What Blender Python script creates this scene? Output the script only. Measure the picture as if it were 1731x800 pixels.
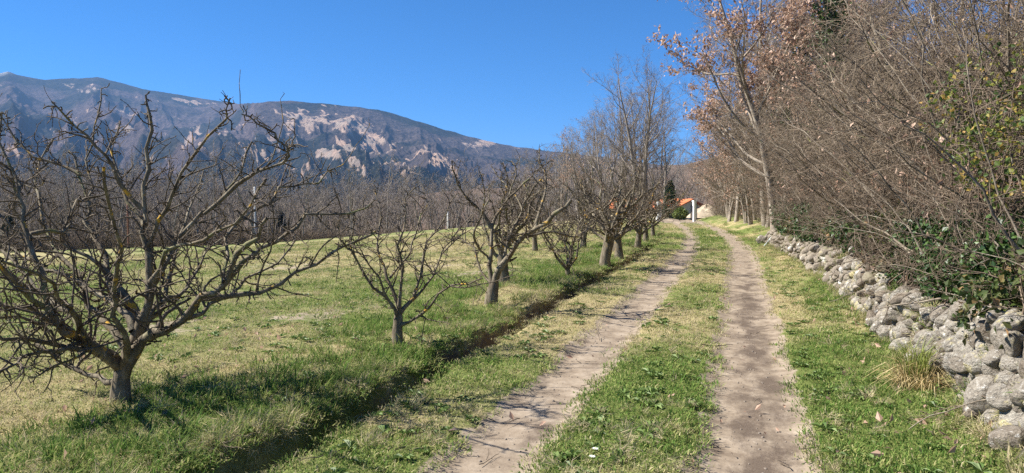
import bpy, math, random
import numpy as np
from mathutils import Vector, Matrix

for o in list(bpy.data.objects): bpy.data.objects.remove(o)
S = bpy.context.scene
COL = S.collection
R = math.radians

# ------------------------------------------------------------------ camera
CAM_H, FPX, YAW, PITCH = 1.60, 1200.0, 17.8, -3.0
cam_d = bpy.data.cameras.new('camera')
cam = bpy.data.objects.new('camera', cam_d); COL.objects.link(cam)
cam.location = (0, 0, CAM_H)
cam.rotation_euler = (R(90 + PITCH), 0, R(YAW))
cam_d.sensor_width = 36; cam_d.lens = 36 * FPX / 1731.0
cam_d.clip_start = 0.05; cam_d.clip_end = 30000
S.camera = cam

# ------------------------------------------------------------------ sky, sun, exposure
SUN_EL, SUN_AZ = 45.0, -100.0            # azimuth clockwise from +Y
w = bpy.data.worlds.new('World'); S.world = w; w.use_nodes = True
nt = w.node_tree; nt.nodes.clear()
sky = nt.nodes.new('ShaderNodeTexSky'); sky.sky_type = 'NISHITA'; sky.sun_disc = False
sky.sun_elevation = R(SUN_EL); sky.sun_rotation = R(SUN_AZ)
sky.altitude = 3000; sky.air_density = 1.0; sky.dust_density = 0.25; sky.ozone_density = 10.0
bg = nt.nodes.new('ShaderNodeBackground'); bg.inputs['Strength'].default_value = 0.058
w.cycles.sampling_method = 'NONE'
wo = nt.nodes.new('ShaderNodeOutputWorld')
hs = nt.nodes.new('ShaderNodeHueSaturation'); hs.inputs['Saturation'].default_value = 1.6
nt.links.new(sky.outputs[0], hs.inputs['Color']); nt.links.new(hs.outputs[0], bg.inputs[0]); nt.links.new(bg.outputs[0], wo.inputs[0])
sd = bpy.data.lights.new('sun', 'SUN'); sd.energy = 5.0; sd.angle = R(0.53); sd.color = (1, 0.955, 0.88)
sun = bpy.data.objects.new('sun', sd); COL.objects.link(sun)
sv = Vector((math.sin(R(SUN_AZ)) * math.cos(R(SUN_EL)), math.cos(R(SUN_AZ)) * math.cos(R(SUN_EL)), math.sin(R(SUN_EL))))
sun.rotation_euler = sv.to_track_quat('Z', 'Y').to_euler(); sun.location = (-20, 0, 30)
vs = S.view_settings
vs.view_transform = 'Standard'; vs.look = 'None'; vs.gamma = 1; vs.use_curve_mapping = False; vs.exposure = 1.34
S.render.engine = 'CYCLES'
cy = S.cycles
cy.max_bounces = 5; cy.diffuse_bounces = 2; cy.glossy_bounces = 1; cy.transmission_bounces = 2
cy.volume_bounces = 0; cy.use_adaptive_sampling = True; cy.adaptive_threshold = .008; cy.transparent_max_bounces = 4; cy.use_denoising = False
cy.caustics_reflective = False; cy.caustics_refractive = False
S.render.film_transparent = False

# ------------------------------------------------------------------ helpers: picture geometry used once for surveying positions
_y, _p = R(YAW), R(PITCH)
FW = np.array([-math.sin(_y) * math.cos(_p), math.cos(_y) * math.cos(_p), math.sin(_p)])
RT = np.array([math.cos(_y), math.sin(_y), 0.0])
UP = np.cross(RT, FW)
CP = np.array([0, 0, CAM_H])
def at(px, py, Z):                       # survey: point seen at (px,py) and Z metres ahead
    return CP + FW * Z + RT * ((px - 865.5) / FPX * Z) - UP * ((py - 400) / FPX * Z)

# ------------------------------------------------------------------ numpy noise
_rs = np.random.RandomState(7)
_tab = _rs.rand(256, 256).astype(np.float64)
def vnoise(x, y):
    x = np.asarray(x, float); y = np.asarray(y, float)
    xi = np.floor(x).astype(int); yi = np.floor(y).astype(int)
    fx = x - xi; fy = y - yi
    fx = fx * fx * fx * (fx * (fx * 6 - 15) + 10); fy = fy * fy * fy * (fy * (fy * 6 - 15) + 10)
    a = _tab[xi & 255, yi & 255]; b = _tab[(xi + 1) & 255, yi & 255]
    c = _tab[xi & 255, (yi + 1) & 255]; d = _tab[(xi + 1) & 255, (yi + 1) & 255]
    return (a * (1 - fx) + b * fx) * (1 - fy) + (c * (1 - fx) + d * fx) * fy
def fbm(x, y, oct=4, gain=0.5):
    s = 0.0; a = 1.0; t = 0.0
    for i in range(oct):
        s = s + a * vnoise(x * 2 ** i + 17.3 * i, y * 2 ** i - 9.1 * i); t += a; a *= gain
    return s / t
def ridged(x, y, oct=4):
    s = 0.0; a = 1.0; t = 0.0
    for i in range(oct):
        n = 1 - np.abs(2 * vnoise(x * 2 ** i + 5.7 * i, y * 2 ** i + 3.3 * i) - 1); s = s + a * n * n; t += a; a *= 0.5
    return s / t
def sstep(a, b, x):
    t = np.clip((np.asarray(x, float) - a) / (b - a), 0, 1); return t * t * (3 - 2 * t)

# ------------------------------------------------------------------ helpers: meshes and objects
def mesh(name, V, F, mat=None, smooth=False, attrs=None):
    """F: int array (n,3|4) or list of such arrays"""
    me = bpy.data.meshes.new(name)
    V = np.asarray(V, np.float32).reshape(-1, 3)
    Fs = [np.asarray(f, np.int32) for f in (F if isinstance(F, list) else [F]) if len(f)]
    me.vertices.add(len(V)); me.vertices.foreach_set('co', V.ravel())
    nl = sum(f.size for f in Fs); nf = sum(len(f) for f in Fs)
    me.loops.add(nl); me.polygons.add(nf)
    me.loops.foreach_set('vertex_index', np.concatenate([f.ravel() for f in Fs]))
    ls = []; c = 0
    for f in Fs:
        k = f.shape[1]; ls.append(c + np.arange(len(f)) * k); c += f.size
    me.polygons.foreach_set('loop_start', np.concatenate(ls).astype(np.int32))
    me.polygons.foreach_set('use_smooth', np.full(nf, smooth))
    if attrs:
        for k, a in attrs.items():
            at_ = me.attributes.new(k, 'FLOAT', 'POINT'); at_.data.foreach_set('value', np.asarray(a, np.float32))
    me.update(calc_edges=True)
    if mat: me.materials.append(mat)
    return me
def obj(name, me, parent=None, loc=None, rotz=0, label=None, cat=None, group=None, kind=None):
    o = bpy.data.objects.new(name, me); COL.objects.link(o)
    if parent: o.parent = parent
    if loc is not None: o.location = [float(c) for c in loc]
    if rotz: o.rotation_euler = (0, 0, rotz)
    tag(o, label, cat, group, kind); return o
def tag(o, label=None, cat=None, group=None, kind=None):
    if label: o['label'] = label
    if cat: o['category'] = cat
    if group: o['group'] = group
    if kind: o['kind'] = kind
    return o
def copy_tree(root, loc, rotz=0, scale=1.0, label=None, group=None):
    r = root.copy(); COL.objects.link(r); r.location = [float(c) for c in loc]
    r.rotation_euler = (0, 0, rotz); r.scale = (scale,) * 3 if not hasattr(scale, '__len__') else scale
    if label: r['label'] = label
    if group: r['group'] = group
    for ch in list(root.children):
        c = ch.copy(); COL.objects.link(c); c.parent = r
        for g in list(ch.children):
            d = g.copy(); COL.objects.link(d); d.parent = c
    return r
def join(parts):
    """parts: list of (V, [F arrays]) -> single V, [F]"""
    Vs = []; D = {}; c = 0
    for V, F in parts:
        V = np.asarray(V, float).reshape(-1, 3)
        for f in (F if isinstance(F, list) else [F]):
            if len(f): D.setdefault(np.asarray(f).shape[1], []).append(np.asarray(f) + c)
        Vs.append(V); c += len(V)
    return np.concatenate(Vs), [np.concatenate(v) for v in D.values()]
def box(x0, x1, y0, y1, z0, z1):
    V = [(x, y, z) for x in (x0, x1) for y in (y0, y1) for z in (z0, z1)]
    F = [(0, 1, 3, 2), (4, 6, 7, 5), (0, 4, 5, 1), (2, 3, 7, 6), (0, 2, 6, 4), (1, 5, 7, 3)]
    return np.array(V, float), [np.array(F)]

# tubes: list of (pts, radii)
def tubes(polys, sides):
    by = {}
    for p, r in polys: by.setdefault(len(p), []).append((p, r))
    out = []; rad = []
    for n, L in by.items():
        P = np.array([a for a, _ in L], float); Rr = np.array([b for _, b in L], float); m = len(L)
        T = np.empty_like(P); T[:, 1:-1] = P[:, 2:] - P[:, :-2]; T[:, 0] = P[:, 1] - P[:, 0]; T[:, -1] = P[:, -1] - P[:, -2]
        T /= np.linalg.norm(T, axis=2, keepdims=True) + 1e-9
        d = P[:, -1] - P[:, 0]; ref = np.where(np.abs(d[:, 2:3]) > 0.7 * np.linalg.norm(d, axis=1, keepdims=True), [[1., .13, 0]], [[0, .11, 1.]])
        U = np.cross(T, ref[:, None, :]); U /= np.linalg.norm(U, axis=2, keepdims=True) + 1e-9
        W = np.cross(T, U)
        a = np.arange(sides) * 2 * math.pi / sides
        V = P[:, :, None, :] + Rr[:, :, None, None] * (np.cos(a)[None, None, :, None] * U[:, :, None, :] + np.sin(a)[None, None, :, None] * W[:, :, None, :])
        i = np.arange(n - 1)[:, None] * sides; k = np.arange(sides)[None, :]; k2 = (k + 1) % sides
        q = np.stack([i + k, i + k2, i + sides + k2, i + sides + k], -1).reshape(-1, 4)
        Fq = (q[None] + (np.arange(m) * n * sides)[:, None, None]).reshape(-1, 4)
        out.append((V.reshape(-1, 3), [Fq]))
    return join(out)

# branch growth in plain python
def _nrm(v):
    l = math.sqrt(v[0] * v[0] + v[1] * v[1] + v[2] * v[2]) or 1e-9
    return (v[0] / l, v[1] / l, v[2] / l)
def _perp(d, rng):
    while True:
        a = (rng.gauss(0, 1), rng.gauss(0, 1), rng.gauss(0, 1))
        k = a[0] * d[0] + a[1] * d[1] + a[2] * d[2]
        b = (a[0] - k * d[0], a[1] - k * d[1], a[2] - k * d[2])
        if b[0] * b[0] + b[1] * b[1] + b[2] * b[2] > 0.05: return _nrm(b)
def stem(rng, p, d, L, r0, r1, n, wig, trop):
    pts = [p]; rad = [r0]; st = L / n
    for i in range(n):
        d = _nrm((d[0] + wig * rng.gauss(0, 1), d[1] + wig * rng.gauss(0, 1), d[2] + wig * rng.gauss(0, 1) + trop))
        p = (p[0] + d[0] * st, p[1] + d[1] * st, p[2] + d[2] * st)
        pts.append(p); rad.append(r0 + (r1 - r0) * (i + 1) / n)
    return pts, rad
def shoots(rng, poly, spec, lv, T, L=None):
    """grow children of a polyline following spec[lv:]"""
    if lv >= len(spec): return
    c = spec[lv]; pts, rad = poly; n = len(pts) - 1
    if L is None: L = sum(math.dist(pts[i], pts[i + 1]) for i in range(n))
    k = c['num'] if 'num' in c else max(1, int(L * c['per'] * (1 - c['t0']) + rng.random()))
    for j in range(k):
        t = c['t0'] + (c.get('t1', 1) - c['t0']) * ((j + rng.random()) / k)
        x = t * n; i = min(int(x), n - 1); f = x - i
        a, b = pts[i], pts[i + 1]
        p = (a[0] + (b[0] - a[0]) * f, a[1] + (b[1] - a[1]) * f, a[2] + (b[2] - a[2]) * f)
        d = _nrm((b[0] - a[0], b[1] - a[1], b[2] - a[2]))
        ra = rad[i] + (rad[i + 1] - rad[i]) * f
        an = R(c['ang']) * (0.65 + 0.7 * rng.random()); q = _perp(d, rng)
        if c.get('flat'): q = _nrm((q[0], q[1], q[2] * (1 - c['flat'])))
        if c.get('up') and q[2] < 0 and rng.random() < c['up']: q = (q[0], q[1], -q[2])
        ca, sa = math.cos(an), math.sin(an)
        cd = (d[0] * ca + q[0] * sa, d[1] * ca + q[1] * sa, d[2] * ca + q[2] * sa)
        if 'len' in c: cl = c['len'] * (0.45 + 1.1 * rng.random()) * (1 - c.get('fall', .35) * t)
        else: cl = L * c['lr'] * (1 - c.get('fall', .5) * t) * (0.6 + 0.8 * rng.random())
        cr = max(c['rmin'], min(ra * 0.85, ra * c.get('rr', .6)))
        if cr > ra: cr = max(ra, c['rmin'] * .8)
        ch = stem(rng, p, cd, cl, cr, max(c.get('rtip', .3) * cr, .0012), c['n'], c['wig'], c.get('trop', 0))
        T[lv].append(ch)
        shoots(rng, ch, spec, lv + 1, T, cl)

# leaves: folded four point blades
def leaves(pts, size, seed, droop=0.2, jit=0.05, wide=0.55):
    rs = np.random.RandomState(seed); P = np.asarray(pts, float); n = len(P)
    P = P + rs.normal(0, jit, (n, 3))
    d = rs.normal(0, 1, (n, 3)); d[:, 2] -= droop; d /= np.linalg.norm(d, axis=1, keepdims=True)
    q = np.cross(d, rs.normal(0, 1, (n, 3))); q /= np.linalg.norm(q, axis=1, keepdims=True) + 1e-9
    nn = np.cross(d, q); s = (size * rs.uniform(.6, 1.3, n))[:, None]
    a = P; tip = P + d * s; m = P + d * s * .5
    l = m + q * s * wide * .5 + nn * s * .13; r = m - q * s * wide * .5 + nn * s * .13
    V = np.stack([a, l, tip, r], 1).reshape(-1, 3)
    b = np.arange(n)[:, None] * 4
    return V, [np.concatenate([b + [0, 1, 2], b + [0, 2, 3]])]

# ------------------------------------------------------------------ materials
def newmat(name):
    m = bpy.data.materials.new(name); m.use_nodes = True
    t = m.node_tree; b = t.nodes['Principled BSDF']; b.inputs['Roughness'].default_value = .9
    b.inputs['Specular IOR Level'].default_value = .15
    return m, t, b
def nd(t, typ, **kw):
    n = t.nodes.new(typ)
    for k, v in kw.items():
        if k in n.inputs: n.inputs[k].default_value = v
        else: setattr(n, k, v)
    return n
def noise(t, scale, detail=4, rough=.55, co=None, dist=0):
    n = nd(t, 'ShaderNodeTexNoise', Scale=scale, Detail=detail, Roughness=rough, Distortion=dist)
    t.links.new(co if co is not None else coord(t), n.inputs['Vector']); return n.outputs['Fac']
def coord(t):
    for n in t.nodes:
        if n.type == 'TEX_COORD': return n.outputs['Object']
    return nd(t, 'ShaderNodeTexCoord').outputs['Object']
def stretch(t, sc):
    m = nd(t, 'ShaderNodeMapping'); m.inputs['Scale'].default_value = sc; t.links.new(coord(t), m.inputs[0]); return m.outputs[0]
def ramp(t, fac, stops, interp='LINEAR'):
    n = nd(t, 'ShaderNodeValToRGB'); e = n.color_ramp; e.interpolation = interp
    while len(e.elements) < len(stops): e.elements.new(.5)
    for el, (p, c) in zip(e.elements, stops):
        el.position = p; el.color = (*c, 1) if hasattr(c, '__len__') else (c, c, c, 1)
    t.links.new(fac, n.inputs[0]); return n.outputs[0]
def mix(t, fac, a, b, mode='MIX'):
    n = nd(t, 'ShaderNodeMix', data_type='RGBA', blend_type=mode)
    for s, v in ((n.inputs[0], fac), (n.inputs[6], a), (n.inputs[7], b)):
        if isinstance(v, bpy.types.NodeSocket): t.links.new(v, s)
        elif hasattr(v, '__len__'): s.default_value = (*v, 1)
        else: s.default_value = v
    return n.outputs[2]
def math_(t, op, a, b=0.0, clamp=False):
    n = nd(t, 'ShaderNodeMath', operation=op, use_clamp=clamp)
    for s, v in ((n.inputs[0], a), (n.inputs[1], b)):
        if isinstance(v, bpy.types.NodeSocket): t.links.new(v, s)
        else: s.default_value = v
    return n.outputs[0]
def attr(t, name, typ='GEOMETRY'):
    n = nd(t, 'ShaderNodeAttribute', attribute_name=name, attribute_type=typ); return n.outputs['Fac']
def bump(t, b, h, strength=.5, dist=.02):
    n = nd(t, 'ShaderNodeBump', Strength=strength, Distance=dist); t.links.new(h, n.inputs['Height']); t.links.new(n.outputs[0], b.inputs['Normal'])
def rnd(t): return nd(t, 'ShaderNodeObjectInfo').outputs['Random']

# ground: one material for all pieces of the ground, driven by what grows or lies there, ditch shade painted in dark
m_ground, t, b = newmat('ground_soil_and_turf')
soil = attr(t, 'soil'); dry = attr(t, 'dry'); damp = attr(t, 'damp')
n_f = noise(t, 45, 5, .7); n_m = noise(t, 5, 5, .6); n_l = noise(t, .7, 4, .6); n_g = noise(t, 160, 3, .7)
green = ramp(t, n_f, [(.3, (.06, .085, .02)), (.5, (.13, .16, .04)), (.7, (.21, .23, .07))])
straw = ramp(t, n_f, [(.28, (.15, .11, .055)), (.5, (.33, .27, .13)), (.72, (.50, .43, .25))])
dsum = math_(t, 'ADD', math_(t, 'MULTIPLY', n_m, .9), math_(t, 'ADD', math_(t, 'MULTIPLY', n_l, .5), math_(t, 'SUBTRACT', dry, 1.0)), True)
turf = mix(t, ramp(t, dsum, [(.05, 0.0), (.45, 1.0)]), green, straw)
earth = ramp(t, noise(t, 5, 9, .66), [(.30, (.145, .109, .078)), (.45, (.24, .188, .135)), (.58, (.305, .245, .18)), (.75, (.40, .33, .252))])
wet_shade = ramp(t, n_g, [(.3, (.065, .045, .032)), (.7, (.165, .128, .095))])
dm = ramp(t, math_(t, 'ADD', damp, math_(t, 'MULTIPLY', math_(t, 'SUBTRACT', noise(t, 3.2, 7, .68, stretch(t, (1, .55, 1))), .5), 2.6)), [(.30, 0.0), (.75, 1.0)])
earth = mix(t, dm, earth, wet_shade)
earth = mix(t, .22, earth, ramp(t, n_g, [(.35, .45), (.65, 1.2)]), 'MULTIPLY')
sm = ramp(t, math_(t, 'ADD', soil, math_(t, 'MULTIPLY', math_(t, 'SUBTRACT', n_m, .5), 1.1)), [(.42, 0.0), (.60, 1.0)])
t.links.new(mix(t, sm, turf, earth), b.inputs['Base Color'])
bump(t, b, mix(t, sm, mix(t, .5, n_f, n_g), math_(t, 'MULTIPLY', n_m, .8)), .8, .025)

def grass_mat(name, stops, trans=.35):
    m, t, b = newmat(name)
    t.nodes.remove(b)
    v = math_(t, 'ADD', attr(t, 'tint', 'INSTANCER'), math_(t, 'MULTIPLY', math_(t, 'SUBTRACT', attr(t, 'bl'), .5), .85), True)
    c = ramp(t, v, stops)
    d = nd(t, 'ShaderNodeBsdfDiffuse'); tr = nd(t, 'ShaderNodeBsdfTranslucent'); mx = nd(t, 'ShaderNodeMixShader', Fac=trans)
    t.links.new(c, d.inputs[0]); t.links.new(c, tr.inputs[0]); t.links.new(d.outputs[0], mx.inputs[1]); t.links.new(tr.outputs[0], mx.inputs[2])
    t.links.new(mx.outputs[0], t.nodes['Material Output'].inputs[0]); return m
# tint 0 = straw, 1 = lush
m_grass = grass_mat('grass_blades', [(0, (.50, .42, .265)), (.25, (.43, .385, .20)), (.45, (.325, .325, .12)), (.7, (.20, .265, .07)), (1, (.10, .18, .04))])

def bark(name, stops, sc=18, lichen=None, moss=None):
    m, t, b = newmat(name)
    st = stretch(t, (1, 1, .35))
    c = ramp(t, noise(t, sc, 6, .65, st), stops)
    if lichen:
        c = mix(t, ramp(t, noise(t, 7, 5, .6), [(lichen[1], 0.0), (lichen[1] + .05, 1.0)]), c, lichen[0])
    if moss: c = mix(t, ramp(t, noise(t, 2.2, 4, .6), [(moss[1], 0.0), (moss[1] + .1, 1.0)]), c, moss[0])
    t.links.new(c, b.inputs['Base Color']); bump(t, b, noise(t, sc * 1.6, 5, .7, st), .8, .012); return m
m_apple = bark('orchard_bark', [(.25, (.055, .041, .029)), (.5, (.165, .135, .092)), (.75, (.32, .28, .20))], 13, ((.58, .34, .05), .61), ((.19, .19, .085), .57))
m_appletwig = bark('orchard_twig_bark', [(.3, (.05, .037, .027)), (.7, (.20, .16, .115))], 22, ((.5, .33, .06), .72))
m_oak = bark('oak_bark', [(.25, (.13, .10, .078)), (.5, (.30, .25, .195)), (.75, (.46, .40, .32))], 9, None, ((.16, .17, .07), .66))
m_oaktwig = bark('oak_twig_bark', [(.3, (.17, .135, .105)), (.7, (.38, .32, .255))], 12)
m_hazel = bark('hazel_bark', [(.25, (.10, .08, .06)), (.5, (.22, .18, .135)), (.75, (.38, .33, .25))], 12, None, ((.22, .21, .08), .60))
m_hazeltwig = bark('hazel_twig_bark', [(.3, (.10, .076, .053)), (.7, (.32, .252, .178))], 10)
m_redtwig = bark('reddish_twig_bark', [(.3, (.082, .06, .043)), (.7, (.26, .198, .142))], 10)
m_greytwig = bark('grey_twig_bark', [(.3, (.17, .14, .12)), (.7, (.33, .285, .245))], 3)
m_greybark = bark('grey_bark', [(.3, (.15, .125, .105)), (.7, (.34, .295, .25))], 4)
def leafmat(name, stops, trans=.3, rough=.6):
    m, t, b = newmat(name)
    g = nd(t, 'ShaderNodeNewGeometry'); c = ramp(t, g.outputs['Random Per Island'], stops)
    t.links.new(c, b.inputs['Base Color']); b.inputs['Roughness'].default_value = rough; b.inputs['Specular IOR Level'].default_value = .3
    tr = nd(t, 'ShaderNodeBsdfTranslucent'); mx = nd(t, 'ShaderNodeMixShader', Fac=trans)
    t.links.new(c, tr.inputs[0]); t.links.new(b.outputs[0], mx.inputs[1]); t.links.new(tr.outputs[0], mx.inputs[2])
    t.links.new(mx.outputs[0], t.nodes['Material Output'].inputs[0]); return m
m_brown = leafmat('dead_oak_leaves', [(0, (.30, .175, .115)), (.5, (.47, .305, .215)), (1, (.60, .43, .32))])
m_ivy = leafmat('ivy_leaves', [(0, (.012, .035, .008)), (.6, (.035, .075, .016)), (1, (.085, .14, .035))], .15, .4)
m_bramble = leafmat('bramble_leaves', [(0, (.035, .07, .015)), (.45, (.10, .145, .03)), (.75, (.25, .25, .05)), (1, (.45, .27, .08))], .35, .5)
m_under = leafmat('mixed_undergrowth_leaves', [(0, (.02, .04, .01)), (.5, (.06, .085, .02)), (.8, (.12, .12, .04)), (1, (.33, .19, .09))], .2, .5)
m_conif = leafmat('conifer_needles', [(0, (.012, .024, .012)), (1, (.04, .06, .03))], .1)
m_bush = leafmat('evergreen_bush_leaves', [(0, (.10, .16, .035)), (1, (.33, .39, .12))], .3)

# stones
m_stone, t, b = newmat('lichened_fieldstone')
r_ = rnd(t)
n1 = noise(t, 1.3, 6, .65); n2 = noise(t, 3.2, 7, .7); n3 = noise(t, .8, 6, .65)
c = mix(t, r_, ramp(t, n2, [(.3, (.11, .085, .062)), (.6, (.23, .19, .145)), (.8, (.37, .32, .255))]), ramp(t, n2, [(.3, (.21, .18, .145)), (.55, (.37, .34, .285)), (.75, (.52, .495, .44))]))
c = mix(t, ramp(t, math_(t, 'ADD', n1, math_(t, 'MULTIPLY', r_, .16)), [(.66, 0.0), (.74, .75)]), c, (.50, .43, .21))
c = mix(t, ramp(t, noise(t, 2.1, 6, .7), [(.58, 0.0), (.66, .9)]), c, (.64, .62, .57))
c = mix(t, ramp(t, n3, [(.54, 0.0), (.70, .8)]), c, (.12, .115, .05))
t.links.new(c, b.inputs['Base Color']); bump(t, b, mix(t, .4, noise(t, 1.6, 6, .6), n2), .8, .10)

def plain(name, col, rough=.8, var=.25, sc=6):
    m, t, b = newmat(name)
    n = noise(t, sc, 5, .65)
    t.links.new(mix(t, 1.0, col, ramp(t, n, [(.25, 1 - var), (.75, 1 + var * .4)]), 'MULTIPLY'), b.inputs['Base Color'])
    b.inputs['Roughness'].default_value = rough; return m
m_white = plain('white_painted_render', (.80, .79, .76), .7, .12, 4)
m_cream = plain('cream_render', (.62, .52, .36), .9, .2, 3)
m_tile = plain('terracotta_tile', (.62, .21, .09), .85, .4, 5)
m_dark = plain('dark_opening', (.035, .035, .045), .5)
m_iron = plain('dark_iron', (.03, .03, .035), .5)
m_galv = plain('pale_green_painted_metal', (.50, .56, .52), .45, .3, 9)
m_concrete = plain('pale_concrete', (.62, .60, .56), .9, .25, 3)
m_rust = plain('rusty_brown_pole', (.24, .115, .075), .85, .4, 5)
m_wire = plain('grey_wire', (.10, .10, .10), .6)

# ------------------------------------------------------------------ ground shape
def bend(y):
    t_ = np.maximum(0, np.asarray(y, float) - 17); return np.where(t_ < 42, -.0027 * t_ ** 2, -.0027 * 42 ** 2 - .03 * (t_ - 42))
def wall_u(y): return 1.60 - .030 * np.maximum(0, np.asarray(y, float) - 13)
def gz(x, y):
    x = np.asarray(x, float); y = np.asarray(y, float)
    u = x - bend(y)
    e = -.0022 * np.clip(y - 57, 0, 30) ** 2
    z = e + .05 * (fbm(x * .6, y * .6, 3) - .5) * sstep(.5, 3, np.abs(u + .7)) + .02 * (fbm(x * 3, y * 3, 2) - .5)
    # wheel ruts
    jl = .05 * (fbm(y * .9, 3.3, 3) - .5)
    for c_, hw in ((-1.44 + jl, .32), (.12 + jl, .38)):
        z = z - .04 * (1 - sstep(hw * .55, hw * 1.25, np.abs(u - c_)))
    z = z + .03 * (1 - sstep(.15, .55, np.abs(u + .72)))
    # ditch with a ragged left bank
    jd = .26 * (fbm(y * .75 + 4, 8.1, 4) - .5); jr = .10 * (fbm(y * .9 + 40, 2.2, 3) - .5)
    fade = 1 - sstep(42, 54, y)
    jd = jd - .03 * (1 - sstep(4, 8, y)); lft = sstep(-2.90 + jd, -2.82 + jd, u); rgt = 1 - sstep(-2.64 + jr, -2.55 + jr, u)
    z = z - (.40 + .16 * (fbm(y * .5, 1.7, 3) - .5)) * lft * rgt * fade
    z = z + (.075 + .16 * (fbm(x * 1.4, y * 1.4, 4) - .45)) * sstep(-4.6, -3.7, u) * (1 - lft) * fade
    # meadow falling away to the left
    d = np.maximum(0, -u - 3.6)
    yy = np.maximum(y, 0)
    z = z - (.037 * d * sstep(0, 7, d) + .026 * np.minimum(yy, 130) * sstep(2, 45, d))
    z = z + .10 * (fbm(x * .35, y * .35, 4) - .5) * sstep(.3, 4, d) + .05 * (fbm(x * 2.1, y * 2.1, 3) - .5) * sstep(.1, 1.5, d)
    # right verge, terrace held by the stone wall, wood floor
    wu = wall_u(y); we = 1 - sstep(26.2, 27.6, y)
    z = z + .10 * sstep(.7, 1.6, u)
    z = z + we * .50 * sstep(wu + .08, wu + .30, u) + (1 - we) * .42 * sstep(.6, 3.2, u)
    dr = np.maximum(0, u - 2.6)
    z = z + .13 * np.minimum(dr, 14) + .02 * np.clip(dr - 14, 0, 80) + .14 * (fbm(x * .8, y * .8, 3) - .5) * sstep(2, 3, u)
    return z
def gzf(x, y): return float(gz(np.array([x]), np.array([y]))[0])
def spot(px, py):
    """where the line of sight through (px,py) meets the ground (survey)"""
    d = at(px, py, 1.0) - CP
    Zs = np.concatenate([np.arange(2, 30, .04), np.arange(30, 200, .4)])
    P = CP[None] + d[None] * Zs[:, None]; hit = np.nonzero(P[:, 2] <= gz(P[:, 0], P[:, 1]))[0]
    p = P[hit[0]] if len(hit) else P[-1]
    return float(p[0]), float(p[1])

ucols = np.concatenate([-np.geomspace(130, 7.2, 70), np.arange(-7, -4.5, .12), np.arange(-4.5, 2.6, .045), np.geomspace(2.6, 60, 40)])
vrows = np.concatenate([np.arange(-8, 1.5, .5), np.arange(1.5, 14, .06), np.geomspace(14, 170, 170)])
UU, VV = np.meshgrid(ucols, vrows)
XX = UU + bend(VV); ZZ = gz(XX, VV)
nu_, nv_ = len(ucols), len(vrows)
soil_a = np.zeros_like(UU); jl = .05 * (fbm(VV * .9, 3.3 + 0 * VV, 3) - .5)
rag = .16 * (fbm(UU * 2.2, VV * 1.6, 4) - .5)
endsoil = sstep(43, 52, VV) * (1 - sstep(1.0, 2.4, np.abs(UU + .7)))
for c_, hw in ((-1.44, .33), (.12, .40)):
    soil_a = np.maximum(soil_a, 1 - sstep(hw - .12, hw + .12, np.abs(UU - c_ - jl) + rag))
soil_a = np.maximum(soil_a, .8 * endsoil)
jd_ = .26 * (fbm(VV * .75 + 4, 8.1 + 0 * VV, 4) - .5)
ditch_m = sstep(-2.94, -2.84, UU - jd_) * (1 - sstep(-2.66, -2.56, UU)) * (1 - sstep(42, 52, VV))
soil_a = np.maximum(soil_a, .85 * ditch_m)
soil_a = np.maximum(soil_a, .75 * np.where(VV < 27, sstep(wall_u(VV) - .02, wall_u(VV) + .3, UU), sstep(2.4, 3.6, UU)))
patch = sstep(.60, .74, fbm(UU * .55 + 9, VV * .55 + 2, 4))
soil_a = np.maximum(soil_a, .55 * patch * sstep(-60, -5, UU) * (1 - sstep(-4.2, -3.2, UU)))
damp_shade_a = np.clip(.10 + 1.6 * ditch_m + .50 * np.exp(-((UU - .16) / .30) ** 2) * (1 - sstep(10, 28, VV)) + .26 * np.exp(-((UU + 1.27) / .10) ** 2) * (1 - sstep(5, 14, VV)) + 1.2 * np.where(VV < 27, sstep(1.3, 1.9, UU), sstep(2, 3.4, UU)), 0, 1)  # ditch term paints its shade into the soil; ruts are damp, wood floor litter
def dryness(u, v):
    n = fbm(u * .5 + 3, v * .5 + 7, 4); n2 = fbm(u * .09 + 31, v * .09 + 17, 3)
    d = .62 + 0 * u
    d = np.where(u < -3.9, .56 + .8 * (n2 - .5), d)
    d = np.where((u > -4.3) & (u < -2.9), .42, d)
    d = np.where((u > -2.6) & (u < -1.6), .60, d)
    d = np.where((u > -1.3) & (u < -.1), .28 + .2 * sstep(.5, .7, n), d)
    d = np.where((u > .3) & (u < 1.3), .48 - .24 * (1 - sstep(7, 12, v)) * sstep(.35, .7, u), d)
    d = np.where(u >= 1.3, .45, d)
    k = np.where(u < -4.2, .6, 1.0)
    return np.clip(d + k * (1.5 * (n - .5) + .8 * (fbm(u * 2.6 + 8, v * 2.6, 3) - .5)), 0, 1)
dry_a = dryness(UU, VV)
GV = np.stack([XX, VV, ZZ], -1)
def ground_piece(name, u0, u1):
    i0 = int(np.argmin(abs(ucols - u0))); i1 = int(np.argmin(abs(ucols - u1))) + 1
    V = GV[:, i0:i1].reshape(-1, 3); n = i1 - i0
    a = (np.arange(nv_ - 1)[:, None] * n + np.arange(n - 1)[None]).ravel()
    F = np.stack([a, a + 1, a + n + 1, a + n], -1)
    s = slice(i0, i1)
    obj(name, mesh(name, V, F, m_ground, True, {'soil': soil_a[:, s].ravel(), 'dry': dry_a[:, s].ravel(), 'damp': damp_shade_a[:, s].ravel()}), kind='structure')
for nme, a, b_ in (('meadow', -130, -3.33), ('ditch', -3.33, -2.43), ('grass_verge', -2.43, -1.85), ('wheel_rut', -1.85, -1.06), ('grass_strip', -1.06, -.30),
                   ('wheel_rut', -.30, .56), ('grass_verge', .56, 1.62), ('woodland_floor', 1.62, 60)):
    ground_piece(nme, a, b_)
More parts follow.
